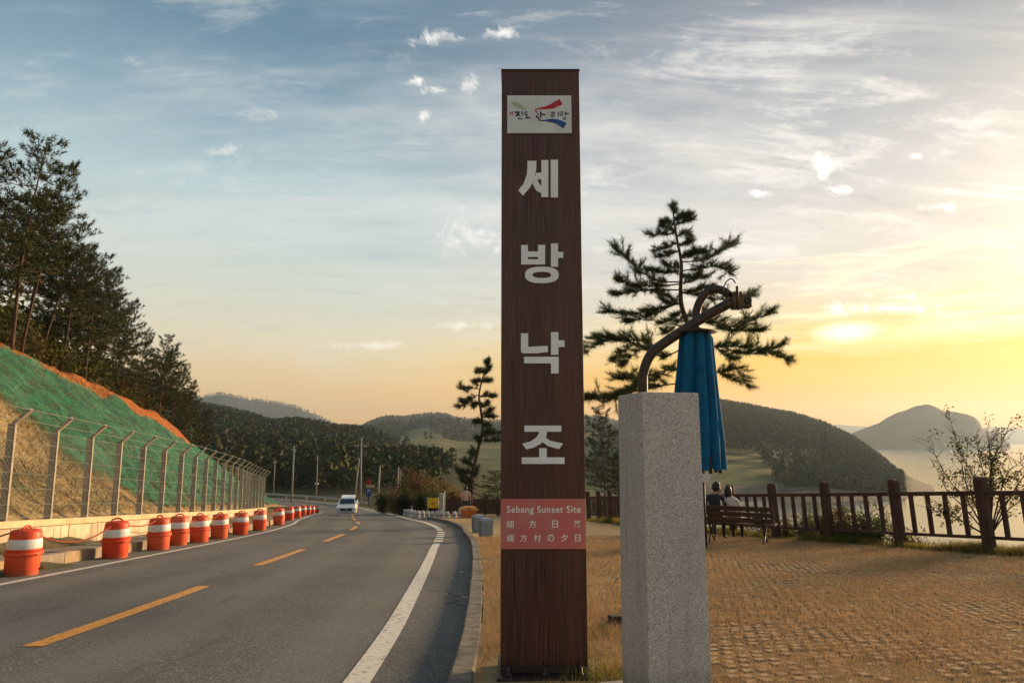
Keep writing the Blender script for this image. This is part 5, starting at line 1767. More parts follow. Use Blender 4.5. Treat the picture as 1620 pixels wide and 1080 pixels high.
K = lambda x, y: (920 + x / 3.176, 320 + y / 3.176)
KP = lambda *pts: [K(x, y) for x, y in pts]
zpine = float(zplaza(4.2, 14.6))
sketch_pine('pine_tree', 'large open pine with level branches behind the blue parasol', 14.6,
            [(1108, 800)] + [K(*p) for p in ((600, 900), (575, 760), (535, 620), (503, 520), (498, 430), (502, 310), (482, 200), (468, 110), (458, 28))], .08,
            [KP((462, 60), (470, 40), (458, 20)), KP((470, 110), (430, 95), (400, 118)), KP((470, 120), (515, 95), (555, 88)), KP((474, 150), (410, 160), (342, 160)), KP((478, 170), (520, 150), (552, 165)), KP((470, 90), (500, 70), (518, 72)),
             KP((480, 200), (430, 225), (365, 240)), KP((482, 215), (525, 205), (545, 195)), KP((486, 240), (440, 260), (380, 275)), KP((490, 270), (560, 255), (620, 250)),
             KP((498, 300), (600, 290), (690, 250), (748, 208)), KP((500, 345), (600, 330), (680, 320), (740, 352)), KP((500, 360), (570, 375), (640, 372)),
             KP((498, 340), (420, 350), (330, 335)), KP((498, 400), (400, 395), (300, 350), (235, 290), (192, 252)), KP((498, 410), (390, 420), (280, 415), (190, 395)), KP((496, 440), (380, 440), (270, 445), (185, 462)),
             KP((497, 500), (430, 470), (370, 445)), KP((498, 505), (400, 530), (280, 555), (140, 548)), KP((460, 515), (340, 570), (240, 600)), KP((500, 450), (600, 470), (720, 490), (850, 465)), KP((500, 460), (580, 440), (650, 420)),
             KP((510, 540), (460, 580), (390, 610)), KP((510, 560), (470, 620), (400, 660)), KP((530, 600), (640, 600), (780, 620), (940, 555)), KP((640, 610), (760, 640), (890, 645)),
             KP((560, 700), (420, 770), (300, 720), (160, 680), (25, 745)), KP((420, 770), (330, 700), (210, 690), (80, 680)), KP((260, 710), (190, 760), (140, 800)), KP((300, 730), (240, 780), (210, 820)),
             KP((570, 740), (720, 720), (860, 730), (1030, 785)), KP((700, 725), (840, 760), (990, 720)), KP((680, 730), (730, 770), (780, 790)), KP((600, 860), (700, 850), (770, 830), (835, 920)), KP((690, 850), (740, 880), (800, 900)),
             KP((590, 830), (440, 840), (300, 880), (190, 880)), KP((420, 850), (330, 900), (240, 930)), KP((560, 900), (330, 930), (180, 975), (40, 985)), KP((250, 950), (200, 950), (120, 1000))],
            .14, .0042, 20, 23, m_needle, m_bark, 31, zbase=zpine, fill=7)

Q = lambda x, y: (580 + x / 3.6, 560 + y / 3.6)
QP = lambda *pts: [Q(x, y) for x, y in pts]
yl = 47.0; zl = tz(at(742, 790, yl).x, yl)
sketch_pine('pine_tree', 'crooked slender pine leaning right beyond the person in pink', yl,
            [Q(588, 790)] + [Q(*p) for p in ((600, 700), (618, 615), (640, 520), (657, 460), (660, 390), (650, 320), (640, 240), (655, 160), (672, 100), (690, 55))], .16,
            [QP((690, 60), (685, 50), (692, 40)), QP((672, 100), (650, 95), (635, 100)), QP((668, 115), (690, 95), (700, 75)), QP((655, 150), (630, 155), (612, 165)), QP((655, 155), (680, 150), (702, 155)),
             QP((645, 200), (600, 190), (565, 205), (530, 190)), QP((642, 230), (600, 250), (560, 285), (525, 298)), QP((600, 250), (570, 265), (545, 270)), QP((640, 240), (680, 235), (722, 242)), QP((645, 270), (620, 285), (610, 300)),
             QP((648, 300), (675, 290), (690, 280)), QP((655, 340), (690, 330), (712, 318)), QP((658, 360), (700, 352), (728, 360)), QP((658, 380), (640, 380), (628, 385)), QP((660, 390), (680, 400), (690, 410)),
             QP((655, 470), (700, 455), (760, 445)), QP((650, 490), (700, 490), (750, 488)), QP((645, 500), (640, 490), (630, 485)), QP((660, 465), (690, 440), (705, 440)),
             QP((625, 600), (610, 545), (595, 555), (585, 600)), QP((612, 640), (580, 620), (555, 610)), QP((605, 680), (570, 670), (540, 665)), QP((600, 700), (560, 700), (520, 660)), QP((598, 720), (570, 730), (535, 715)), QP((602, 690), (620, 680), (630, 650)), QP((598, 730), (590, 760), (575, 770))],
            .36, .017, 12, 5.0, m_needle_dark, m_bark, 33, zbase=zl)


def small_pine(px, ytop, Y, k, label, rz=.3, wid=1.0):
    x = at(px, 780, Y).x; z = min(tz(x, Y), float(zplaza(x, Y)))
    H = at(px, ytop, Y).z - z
    place_pine(k, x - .12 * H * math.cos(rz), Y, H, rz, label, z=z, group='small pines by the fence', wid=wid)


small_pine(944, 640, 33, 3, 'slim pine between the tall sign and the granite pillar, its crown cut by the sign', 2.2, .9)
small_pine(985, 712, 36, 1, 'young pine peeping out left of the granite pillar behind the timber fence', 1.2, 1.1)
small_pine(782, 742, 43, 3, 'low dark bushy pine right of the person in pink, behind the board fence', 2.5, 1.9)

# ------------------------------------------------------------------ shrubs, weeds, grass
m_leaf_green = M('shrub_leaf_green', A(.060, .085, .022), A(.10, .11, .03), scale=1.5, rough=.7, spec=.3, trans=.35)
m_leaf_autumn = M('shrub_leaf_autumn', A(.20, .10, .022), A(.11, .10, .028), scale=.9, rough=.7, spec=.3, c3=A(.24, .085, .02), s3=.5, m3=.6, trans=.35)
m_leaf_rust = M('shrub_leaf_rust', A(.14, .065, .022), A(.08, .055, .02), scale=1.2, rough=.7, spec=.3, trans=.3)
m_twig = M('twig_bark', A(.06, .04, .028), A(.035, .025, .018), scale=10, rough=.9)
m_leaf_bush = M('coastal_bush_leaf', A(.055, .060, .016), A(.12, .085, .022), scale=4, rough=.55, spec=.4, trans=.45)


def leaf_cloud(C, n, size, rg, rad):
    """small pointed leaves scattered round twig points"""
    k = len(C); ctr = C[:, None, :] + rg.normal(size=(k, n, 3)) * rad
    d = rg.normal(size=(k, n, 3)); d /= np.linalg.norm(d, axis=-1, keepdims=True)
    e = rg.normal(size=(k, n, 3)); e = np.cross(d, e); e /= np.linalg.norm(e, axis=-1, keepdims=True)
    s_ = size * rg.uniform(.6, 1.3, (k, n, 1))
    v = np.stack([ctr - d * s_, ctr + e * s_ * .42, ctr + d * s_, ctr - e * s_ * .42], 2).reshape(-1, 3)
    return v, np.arange(len(v)).reshape(-1, 4)


def shrub(name, label, x, y, z, H, W, seed, mat, nst=9, leaf=.05, per=16, group=None, cat='shrub', steps=3, loose=1.0):
    rg = np.random.default_rng(seed)
    r = empty(name, (x, y, z - .05)); tag(r, label, cat, group)
    mb = MB(); C = []
    for k in range(nst):
        az = rg.uniform(0, 6.28); out_ = W * math.sqrt(rg.random())
        top = Vector((math.cos(az) * out_, math.sin(az) * out_, H * rg.uniform(.62, 1.0) * (1 - .25 * (out_ / W) ** 2)))
        p0 = Vector((math.cos(az) * W * .1, math.sin(az) * W * .1, 0))
        path = smooth_path([p0, p0.lerp(top, .4) + Vector((rg.normal() * .06 * W, rg.normal() * .06 * W, .06 * H)), top], 4)
        mb.tube(path, [max(.004, .012 * H * (1 - i / len(path))) for i in range(len(path))], 4, cap=False)
        for q in np.linspace(.3, 1, 6):
            i = min(int(q * (len(path) - 1)), len(path) - 2); p = path[i]
            for _ in range(steps):
                e = p + Vector((rg.normal() * .22 * W, rg.normal() * .22 * W, rg.normal() * .12 * H + .05 * H)) * loose
                mb.tube([p, e], [.004 * H + .001, .002 * H + .0008], 3, cap=False)
                C.append(tuple(p.lerp(e, .55))); C.append(tuple(e))
    mb.build('stem', m_twig, r, fix=False)
    v, f = leaf_cloud(np.array(C), per, leaf, rg, leaf * 1.9 + .04 * W)
    link('foliage', np_mesh('foliage', v, f, mat), r)
    return r


sh = [(648, 738, 58, 'rust brown shrub at the left end of the roadside thicket', m_leaf_rust, .55), (662, 742, 61, 'tall orange leaved shrub behind the yellow banner', m_leaf_autumn, .5), (682, 748, 58, 'orange and green shrub above the yellow banner', m_leaf_autumn, .6),
      (700, 750, 60, 'sparse yellowish shrub right of the yellow banner', m_leaf_autumn, .45), (668, 768, 52, 'round dark green bush left of the yellow banner', m_shrub_dark, .75), (642, 764, 55, 'dark low bush beside the end of the guardrail', m_shrub_dark, .7),
      (714, 768, 55, 'yellow green low shrub left of the person in pink', m_leaf_autumn, .6), (607, 772, 68, 'dark rounded bush behind the parking sign', m_shrub_dark, .9), (690, 770, 54, 'green bush behind the yellow banner', m_leaf_green, .8), (628, 770, 66, 'brown green bush behind the guardrail end', m_leaf_rust, .8)]
for i, (px, py, Y, lab, mt, wf_) in enumerate(sh):
    x = at(px, 790, Y).x; z = tz(x, Y) if x < edge_x(Y) else float(zplaza(x, Y)) - .3
    H = at(px, py, Y).z - z
    shrub('shrub', lab, x, Y, z, H, H * wf_ * .42, 100 + i, mt, nst=11, leaf=.085, per=9, group='shrubs at the roadside bend')

# bare coastal bush at the right
def coastal_bush():
    rg = np.random.default_rng(5)
    Y = 12.9; base_ = at(1548, 846, Y); base_.z -= .9
    r = empty('coastal_bush', base_); tag(r, 'twiggy half bare bush rising behind the fence post at the right edge', 'bush')
    Z = lambda x, y: (1470 + x / 4.5, 640 + y / 4.5)
    stems = [[(430, 940), (400, 620), (330, 470), (262, 285), (222, 100)], [(430, 940), (440, 580), (465, 420), (545, 270), (622, 110)], [(420, 940), (410, 600), (350, 420), (305, 230)], [(420, 940), (300, 700), (190, 550), (125, 410), (60, 235)],
             [(430, 940), (300, 680), (215, 500), (175, 290)], [(430, 940), (470, 640), (560, 560), (670, 500)], [(430, 940), (520, 700), (600, 620), (690, 560)], [(430, 940), (440, 560), (400, 360), (370, 170)], [(430, 940), (250, 740), (110, 600), (40, 460)],
             [(430, 940), (560, 760), (640, 700), (720, 660)], [(430, 940), (380, 700), (240, 600), (225, 280)], [(430, 940), (490, 600), (520, 470), (580, 400)], [(430, 940), (470, 500), (490, 380), (510, 250)], [(430, 940), (560, 640), (640, 480), (690, 400)],
             [(430, 940), (200, 820), (60, 760), (-60, 740)], [(430, 940), (260, 840), (180, 760), (80, 690)]]
    mb = MB(); C = []
    for st in stems:
        pts = [at(*Z(*p), Y) - base_ for p in st]
        dy = rg.uniform(-.5, .6)
        for i in range(1, len(pts)): pts[i].y += dy * i / len(pts)
        path = smooth_path(pts, 6)
        mb.tube(path, [.016 * (1 - .85 * i / (len(path) - 1)) for i in range(len(path))], 5, cap=False)
        for i in range(4, len(path)):
            for _ in range(2):
                if rg.random() < .62:
                    d = (path[i] - path[i - 1]).normalized(); L = rg.uniform(.08, .38)
                    e = path[i] + (d * .8 + Vector((rg.normal() * .7, rg.normal() * .7, rg.normal() * .35 + .15))).normalized() * L
                    mb.tube([path[i], path[i].lerp(e, .5) + Vector((0, 0, .015)), e], [.006, .0045, .003], 3, cap=False)
                    f = i / len(path)
                    if rg.random() < (.72 if f < .62 else .22): C += [tuple(e), tuple(path[i].lerp(e, .6))]
    mb.build('stem', m_twig, r, fix=False)
    v, f = leaf_cloud(np.array(C), 8, .034, rg, .055)
    link('foliage', np_mesh('foliage', v, f, m_leaf_bush), r)


coastal_bush()
bushes = [(1246, 17.9, .85, .5, m_leaf_bush), (1302, 16.3, .8, .42, m_leaf_bush), (1362, 15.3, .78, .42, m_leaf_bush), (1340, 15.4, .75, .5, m_leaf_bush), (1378, 15.0, .85, .45, m_leaf_green), (1275, 17.4, 1.25, .4, m_leaf_green), (1436, 14.4, .6, .35, m_leaf_bush),
          (1195, 19.4, 1.0, .6, m_leaf_bush), (1225, 18.4, .8, .5, m_leaf_autumn), (960, 33.5, 1.3, 1.0, m_leaf_green), (1318, 15.9, .6, .4, m_leaf_autumn)]
bushes.sort()
for i, (px, Y, H, W, mt) in enumerate(bushes):
    x = max(at(px, 800, Y).x, float(edge_x(Y)) + .45)
    shrub('bush', 'leafy bush behind the timber fence balusters, %s of the row from the left' % ordinal(i), x, Y, tz(x, Y), H + .35, W, 300 + i, mt, nst=9, leaf=.034, per=7, group='bushes behind the timber fence', loose=.9)


def blades(name, label, P, h, w, rg, mat, cat='grass', lean=.6):
    """upright grass blades, one triangle each; h, w arrays"""
    n = len(P)
    a = rg.random(n) * 2 * np.pi; b = rg.random(n) * 2 * np.pi
    dx = np.stack([np.cos(a), np.sin(a), 0 * a], -1) * w[:, None]
    tip = P + np.stack([np.cos(b) * h * lean * rg.random(n) * 1.4, np.sin(b) * h * lean * rg.random(n) * 1.4, h], -1)
    v = np.stack([P - dx, P + dx, tip], 1).reshape(-1, 3)
    o = link(name, np_mesh(name, v, np.arange(3 * n).reshape(-1, 3), mat)); tag(o, label, cat, kind='stuff')
    return o


m_dry_blade = M('dry_grass_blade', A(.52, .345, .185), A(.35, .225, .12), scale=7, rough=.85, spec=.15, c3=A(.34, .26, .13), s3=1.1, m3=.6, trans=.3)
m_green_blade = M('verge_grass_blade', A(.11, .125, .026), A(.26, .19, .055), scale=3.0, rough=.8, spec=.2, trans=.45)


def plaza_grass():
    rg = np.random.default_rng(12)
    # density falls with distance so each blade stays about a pixel wide
    n = 210000
    y = 2.0 + 16.5 * rg.random(n) ** 1.75
    x0 = np.interp(y, CL[:, 1], CL[:, 0]) + np.interp(np.interp(y, CL[:, 1], CS), CS, kerb_off(CS)) + .18
    x1 = np.minimum(y * .80 + .6, edge_x(y) + .3)
    x = x0 + (x1 - x0) * rg.random(n)
    k = (fbm(x, y, 1.1, 3, 21) + rg.normal(size=n) * .45) > np.where(x > 1.2, -.08, -.4)
    x, y = x[k], y[k]
    k = ~((np.abs(x - (SX0 + SX1) / 2) < W2 + .10) & (y > SY - .26) & (y < SY + .42)) & ~((np.hypot(x - .85, y - 3.7) < .36))
    x, y = x[k], y[k]
    # blade-free feet of the sign and the granite
    P = np.stack([x, y, zplaza(x, y) + .002], -1)
    sc = np.clip(y / 5, .55, 2.2)
    near_l = np.clip(1.15 - (x - .1) / 2.0, 0.45, 1)
    h = (.030 + .035 * rg.random(len(x))) * np.clip(sc, .8, 1.2) * (.42 + .85 * near_l)
    blades('dry_grass', 'dry tan grass covering the plaza', P, h, .0028 * sc, rg, m_dry_blade, lean=1.1)
    # green verge along the fence
    n = 70000
    d = rg.random(n) ** 1.3 * flen[-1]
    fx = np.interp(d, flen, fence_path[:, 0]); fy = np.interp(d, flen, fence_path[:, 1])
    ox = np.abs(rg.normal(size=n)) * .42 - .14 + np.where(rg.random(n) < .25, -.25 * rg.random(n), 0)
    x = fx + ox; y = fy + rg.normal(size=n) * .05
    clump = fbm(x * 1.0, y, 1.4, 2, 31)
    P = np.stack([x, y, np.where(ox < .35, zplaza(x, y), zplaza(fx, fy) - .1 - .65 * np.maximum(ox - .5, 0)) - .01], -1)
    h = np.clip(.14 + .20 * clump, .04, .40) * (.5 + .8 * rg.random(n)) + .02
    blades('verge_grass', 'green and yellow grass tufts growing along the foot of the timber fence', P, h, np.full(n, .006) * np.clip(y / 12, .7, 1.6), rg, m_green_blade, lean=.55)
    # tufts in kerb joints and at the foot of the sign
    n = 800
    cx = rg.choice([.62, .70, .45, .55, .80], n); cy = np.choose(rg.integers(0, 3, n), [4.30, 4.45, 5.6])
    x = cx + rg.normal(size=n) * .10; y = cy + rg.normal(size=n) * .10
    P = np.stack([x, y, zplaza(x, y)], -1)
    blades('weed_tuft', 'greenish weeds at the right foot of the tall sign', P, .05 + .06 * rg.random(n), np.full(n, .003), rg, m_green_blade, cat='weeds', lean=1.0)


plaza_grass()


def bank_straw():
    rg = np.random.default_rng(19); n = 70000
    s = rg.uniform(7, 34, n); lo = rg.uniform(5.7, 11.6, n)
    k = (fbm(s, lo, .9, 3, 51) + rg.normal(size=n) * .35 > -.05) & (rg.random(n) < np.interp(s, [16, 30], [1, .25]))
    s, lo = s[k], lo[k]
    x, y, z = bank_point(s, lo)
    w = np.clip((lo - 5.6) / 1.0, 0, 1)
    z = z + w * (.34 * fbm(s, lo, .35, 4, 11) + .17 * fbm(s, lo, 1.3, 3, 12))
    P = np.stack([x, y, z], -1)
    blades('straw', 'straw and dry grass lying over the bank behind the wire fence', P, .08 + .14 * rg.random(len(x)), .007 + .006 * rg.random(len(x)), rg, m_straw_blade, cat='straw', lean=1.5)


m_straw_blade = M('straw_blade', A(.50, .36, .18), A(.26, .19, .09), scale=1.6, rough=.9, spec=.1, c3=A(.17, .19, .08), s3=.7, m3=.7)
bank_straw()

# grass blocks: small concrete pavers showing through the dry grass
m_paver = M('worn_paver', A(.40, .27, .145), A(.29, .195, .105), scale=9, rough=.95, bump=.6, bscale=40, c3=A(.32, .22, .11), s3=1.4, m3=.7)


def pavers():
    rg = np.random.default_rng(41)
    w, d = .104, .118
    ang = R(9)
    ca, sa_ = math.cos(ang), math.sin(ang)
    I, Jx = np.meshgrid(np.arange(-40, 200), np.arange(-60, 170), indexing='ij')
    u = (I + .5 * (Jx % 2)) * w; v = Jx * d
    x = 1.0 + u * ca - v * sa_; y = 2.0 + u * sa_ + v * ca
    x, y = x.ravel(), y.ravel()
    k = (y > 2.1) & (y < 19) & (x < edge_x(y) - .4) & (x > 1.15 + .25 * fbm(x, y, .8, 2, 3)) & (x < y * .80 + .4)
    k &= (fbm(x, y, .55, 3, 9) + rg.normal(size=x.size) * .30) > -.30
    x, y = x[k], y[k]
    # one block: chamfered slab
    bw, bd, c, h = w * .43, d * .43, .016, .013
    loc = np.array([(-bw, -bd, -.01), (bw, -bd, -.01), (bw, bd, -.01), (-bw, bd, -.01), (-bw + c, -bd + c, h), (bw - c, -bd + c, h), (bw - c, bd - c, h), (-bw + c, bd - c, h)])
    fq = [(4, 5, 6, 7), (0, 1, 5, 4), (1, 2, 6, 5), (2, 3, 7, 6), (3, 0, 4, 7)]
    z = zplaza(x, y) - .006 + rg.normal(size=len(x)) * .0035 + .006 * fbm(x, y, 1.3, 2, 44)
    dist = y + np.abs(x - 2) * .2
    order = np.argsort(dist)
    pv = x / y; vis = (pv < .74) & (y > 2.45)
    sel = [i for i in order if vis[i]][:300]
    me = MB().add(loc, fq).mesh('paver', m_paver)
    for i in sel:
        link('paver', me, plaza, (x[i], y[i], z[i]), (-.075, 0, ang + rg.normal() * .03))
    rest = np.setdiff1d(np.arange(len(x)), sel)
    R2 = np.array([[ca, -sa_, 0], [sa_, ca, 0], [0, 0, 1]])
    lv = loc @ R2.T
    lv[:, 2] += -.075 * lv[:, 1]
    V = (np.stack([x, y, z], -1)[rest][:, None, :] + lv[None]).reshape(-1, 3)
    F = (np.array(fq)[None] + 8 * np.arange(len(rest))[:, None, None]).reshape(-1, 4)
    o = link('paver_field', np_mesh('paver_field', V, F, m_paver), plaza); o["kind"] = "stuff"


pavers()

# ------------------------------------------------------------------ things around the bend
m_conc = M('pole_concrete', A(.34, .31, .27), A(.25, .23, .20), scale=5, rough=.85)
m_galv = M('galvanised_steel', A(.42, .42, .40), A(.32, .32, .31), scale=5, rough=.45, metal=.5)
m_stone_white = M('marker_stone_white', A(.62, .58, .54), A(.46, .43, .40), scale=9, rough=.85, c3=A(.25, .22, .2), s3=4, m3=.5)
m_stone_band = M('marker_stone_band', A(.07, .06, .06), rough=.8)
m_bin = M('blue_grey_bin', A(.30, .33, .36), A(.22, .25, .28), scale=7, rough=.6, c3=A(.28, .29, .30), s3=4, m3=.4)
m_box_orange = M('orange_fibreglass', A(.62, .17, .03), A(.52, .14, .03), scale=4, rough=.5)
m_box_lid = M('pale_orange_lid', A(.70, .27, .07), A(.6, .22, .05), scale=4, rough=.55)  # rim and lid in a paler orange than the tub
m_yellow = M('yellow_banner_cloth', A(.72, .47, .015), A(.64, .40, .015), scale=4, rough=.7)
m_banner_ink = M('banner_ink', A(.55, .20, .02), rough=.7)


def stone_post():
    r = empty('marker_stone', (0, 0, 0))
    MB().lathe([(.125, -.05), (.125, .10), (.128, .30), (.118, .36), (.085, .405), (.03, .42)], 14).build('stone', m_stone_white, r)
    MB().lathe([(.1285, .19), (.1305, .195), (.131, .222), (.1295, .228)], 14).build('band', m_stone_band, r)
    return r


st0 = stone_post()
row = [(733.5, 39.0), (727.5, 39.3), (718.5, 39.6), (707.5, 39.8), (698.5, 39.9), (691, 40.0), (683.5, 40.1), (676, 40.4), (668.5, 41.0), (661.5, 42.6), (655.5, 44.5), (650, 46.8), (645.5, 49.2), (641, 51.8)]
row.sort()
for i, (px, Y) in enumerate(row):
    o = st0 if i == 0 else copy_tree(st0)
    x = xat(px, Y, -3.0)
    o.location = (x, Y, float(zroad(Y)) + .02); o.rotation_euler = (0, 0, random.uniform(0, 6))
    o.scale = (random.uniform(1.0, 1.12),) * 3
    tag(o, 'white marker stone with dark band, %s from the left' % ordinal(i), 'bollard', 'white marker stones at the plaza edge')

# orange sand box
Y = 38.5; x = at(741, 815, Y).x; z = float(zplaza(x, Y))
sb = empty('sand_box', (x, Y, z), .2); tag(sb, 'orange fibreglass sand box with a domed lid beside the marker stones', 'container'); sb.scale = (1.12,) * 3


def taper(mb, w0, d0, z0, w1, d1, z1):
    vs = [(-w0, -d0, z0), (w0, -d0, z0), (w0, d0, z0), (-w0, d0, z0), (-w1, -d1, z1), (w1, -d1, z1), (w1, d1, z1), (-w1, d1, z1)]
    return mb.add(vs, [(0, 3, 2, 1), (4, 5, 6, 7), (0, 1, 5, 4), (1, 2, 6, 5), (2, 3, 7, 6), (3, 0, 4, 7)])


taper(MB(), .30, .24, 0, .38, .30, .40).build('tub', m_box_orange, sb)
MB().cbox(-.46, .46, -.37, .37, .40, .435, .01).build('rim', m_box_lid, sb)
m_ = MB(); taper(m_, .43, .34, .434, .36, .28, .52); taper(m_, .36, .28, .519, .18, .14, .575); m_.build('lid', m_box_lid, sb)
MB().bar((-.05, -.35, .47), (.05, -.35, .47), .03, .05).build('latch', m_iron, sb)

# two ribbed bins
for (px, Yb, k_, lab) in ((768.5, 19.1, 1.0, 'front ribbed blue grey bin at the kerb left of the tall sign'), (757, 21.6, 1.06, 'rear ribbed blue grey bin behind its twin at the kerb')):
    x = at(px, 842, Yb).x; z = float(zplaza(x, Yb))
    b_ = empty('bin', (x, Yb, z), .35 * k_); b_.scale = (k_,) * 3; tag(b_, lab, 'bin', 'blue grey bins at the kerb')
    taper(MB(), .145, .145, 0, .165, .165, .43).build('tub', m_bin, b_)
    for q in range(5):
        for sx, sy in ((1, 0), (-1, 0), (0, 1), (0, -1)):
            w_ = .158
            c_ = (-.11 + q * .055)
            if sx: MB().bar((sx * w_, c_, .04), (sx * (w_ + .010), c_, .40), .016, .016).build('rib', m_bin, b_)
            else: MB().bar((c_, sy * w_, .04), (c_, sy * (w_ + .010), .40), .016, .016).build('rib', m_bin, b_)
    MB().cbox(-.18, .18, -.18, .18, .425, .455, .008).build('rim', m_bin, b_)
    taper(MB(), .165, .165, .454, .10, .10, .50).build('lid', m_bin, b_)

# yellow banner
Y = 45; x = at(685, 800, Y).x; z = float(zroad(Y)) + .02
bn_ = empty('banner', (x, Y, z)); tag(bn_, 'yellow banner strung between two posts behind the marker stones', 'banner')
hb = at(685, 786.5, Y).z - z; hl_ = at(685, 802.5, Y).z - z
for sx in (-.36, .36): MB().tube([(sx, 0, -.05), (sx, 0, hb + .06)], .022, 8).build('post', m_galv, bn_)
vs = []; fs = []
for i in range(11):
    for j in range(5):
        vs.append((-.335 + .67 * i / 10, .012 * math.sin(i * 1.3 + j), hl_ + (hb - hl_) * j / 4 - .02 * math.sin(math.pi * i / 10)))
for i in range(10):
    for j in range(4): fs.append((i * 5 + j, (i + 1) * 5 + j, (i + 1) * 5 + j + 1, i * 5 + j + 1))
cloth = MB().add(vs, fs, True).build('cloth', m_yellow, bn_)
for (dx_, dz_, w_, h_) in ((-.12, .42, .045, .16), (-.05, .42, .05, .13), (.02, .42, .045, .16), (.09, .42, .05, .13), (.15, .42, .03, .16), (0, .25, .26, .022)):
    zc_ = hl_ + (hb - hl_) * dz_
    MB().box(dx_ - w_ / 2, dx_ + w_ / 2, -.022, -.016, zc_ - h_ / 2, zc_ + h_ / 2).build('print', m_banner_ink, cloth)

# grey meter box on a post and a thin pale pole by the banner
Y = 44; x = at(698.5, 800, Y).x; z = float(zroad(Y))
mt_ = empty('utility_box', (x, Y, z)); tag(mt_, 'grey utility box on a short post right of the yellow banner', 'utility box')
h_ = at(698, 780, Y).z - z
MB().cbox(-.13, .13, -.08, .08, .35, h_, .01).build('cabinet', m_galv, mt_); MB().tube([(0, 0, -.05), (0, 0, .37)], .05, 8).build('post', m_galv, mt_)
Y = 43.5; x = at(703.3, 805, Y).x
tp_ = empty('marker_pole', (x, Y, float(zroad(Y)))); tag(tp_, 'thin pale pole standing between the yellow banner and the person in pink', 'pole')
MB().tube([(0, 0, -.05), (0, 0, at(703, 776, Y).z - float(zroad(Y)))], .028, 8).build('shaft', m_sheet, tp_); MB().lathe([(.05, -.02), (.05, .03), (.03, .04)], 10).build('foot', m_conc, tp_)


# standing person in pink
def standing():
    Y = 41.0; x = at(737, 806, Y).x; z = float(zplaza(x, Y))
    r = empty('person', (x, Y, z), R(12)); tag(r, 'person in a pink shirt and dark jeans walking away behind the orange sand box', 'person')
    J = {'pelvis': ((0, 0, .95), (.15, .11)), 'belly': ((0, -.01, 1.10), (.145, .11)), 'chest': ((0, -.01, 1.30), (.165, .115)), 'neckb': ((0, 0, 1.44), (.085, .07)), 'neck': ((0, .01, 1.50), .052), 'head': ((0, .02, 1.60), (.078, .092)), 'crown': ((0, .02, 1.69), (.06, .07))}
    E = [('pelvis', 'belly'), ('belly', 'chest'), ('chest', 'neckb'), ('neckb', 'neck'), ('neck', 'head'), ('head', 'crown')]
    for sx, n_ in ((-1, 'l'), (1, 'r')):
        st_ = .10 * sx
        J['hip' + n_] = ((sx * .10, 0, .88), .092); J['knee' + n_] = ((sx * .10, .04 + st_ * .6, .48), .066); J['calf' + n_] = ((sx * .10, st_ * .9 - .02, .30), .058); J['ank' + n_] = ((sx * .10, st_ * 1.3 - .03, .08), .04); J['toe' + n_] = ((sx * .11, st_ * 1.3 + .13, .035), .036)
        J['sh' + n_] = ((sx * .20, 0, 1.395), .065); J['el' + n_] = ((sx * .26, -.03, 1.12), .046); J['wr' + n_] = ((sx * .265, .05, .87), .031); J['hd' + n_] = ((sx * .26, .075, .80), (.02, .036))
        E += [('pelvis', 'hip' + n_), ('hip' + n_, 'knee' + n_), ('knee' + n_, 'calf' + n_), ('calf' + n_, 'ank' + n_), ('ank' + n_, 'toe' + n_), ('neckb', 'sh' + n_), ('sh' + n_, 'el' + n_), ('el' + n_, 'wr' + n_), ('wr' + n_, 'hd' + n_)]

    def pick(c):
        if c.z > 1.475: return 0
        if abs(c.x) > .19 and c.z < .89: return 0
        if c.z < .08: return 3
        return 2 if c.z < .955 else 1
    skin_body('body', J, E, [m_skin, m_pink_cloth, m_jeans, m_black], pick, r)
    head_parts(r, Vector((0, .02, 1.625)), (0, 1, 0), 0.0, m_hair)
    for sx in (-1, 1): hand_fingers(r, (sx * .262, .06, .835), (0, .25, -1), (-sx, 0, 0))


standing()

# board fence round the far side of the plaza
bfp = EDGE[(EDGE[:, 1] > 33.4) & (EDGE[:, 1] < 57)] + np.array([-.25, 0])
bl = np.concatenate([[0], np.cumsum(np.linalg.norm(np.diff(bfp, axis=0), axis=1))])
bf = empty('board_fence', (float(bfp[0, 0]), float(bfp[0, 1]), 0)); tag(bf, 'dark red brown board fence round the far side of the plaza behind the person', 'fence')
B0 = Vector(bf.location)


def bp_(d):
    x = float(np.interp(d, bl, bfp[:, 0])); y = float(np.interp(d, bl, bfp[:, 1])); return Vector((x, y, float(zplaza(x, y)))) - B0


d = 0.0
while d < bl[-1] - 2:
    a, b = bp_(d), bp_(d + 1.8)
    MB().bar(a + Vector((0, 0, -.2)), a + Vector((0, 0, 1.22)), .13, .13, up=(b - a).normalized()).build('post', m_timber, bf)
    for h in (.28, .98): MB().bar(a + Vector((0, 0, h)), b + Vector((0, 0, h)), .05, .09).build('rail', m_timber, bf)
    for j in range(9):
        q = a.lerp(b, (j + .75) / 9.5)
        MB().bar(q + Vector((0, 0, .10)), q + Vector((0, 0, 1.08)), .135, .028, up=((b - a).normalized().cross(Vector((0, 0, 1))))).build('board', m_timber, bf)
    d += 1.8

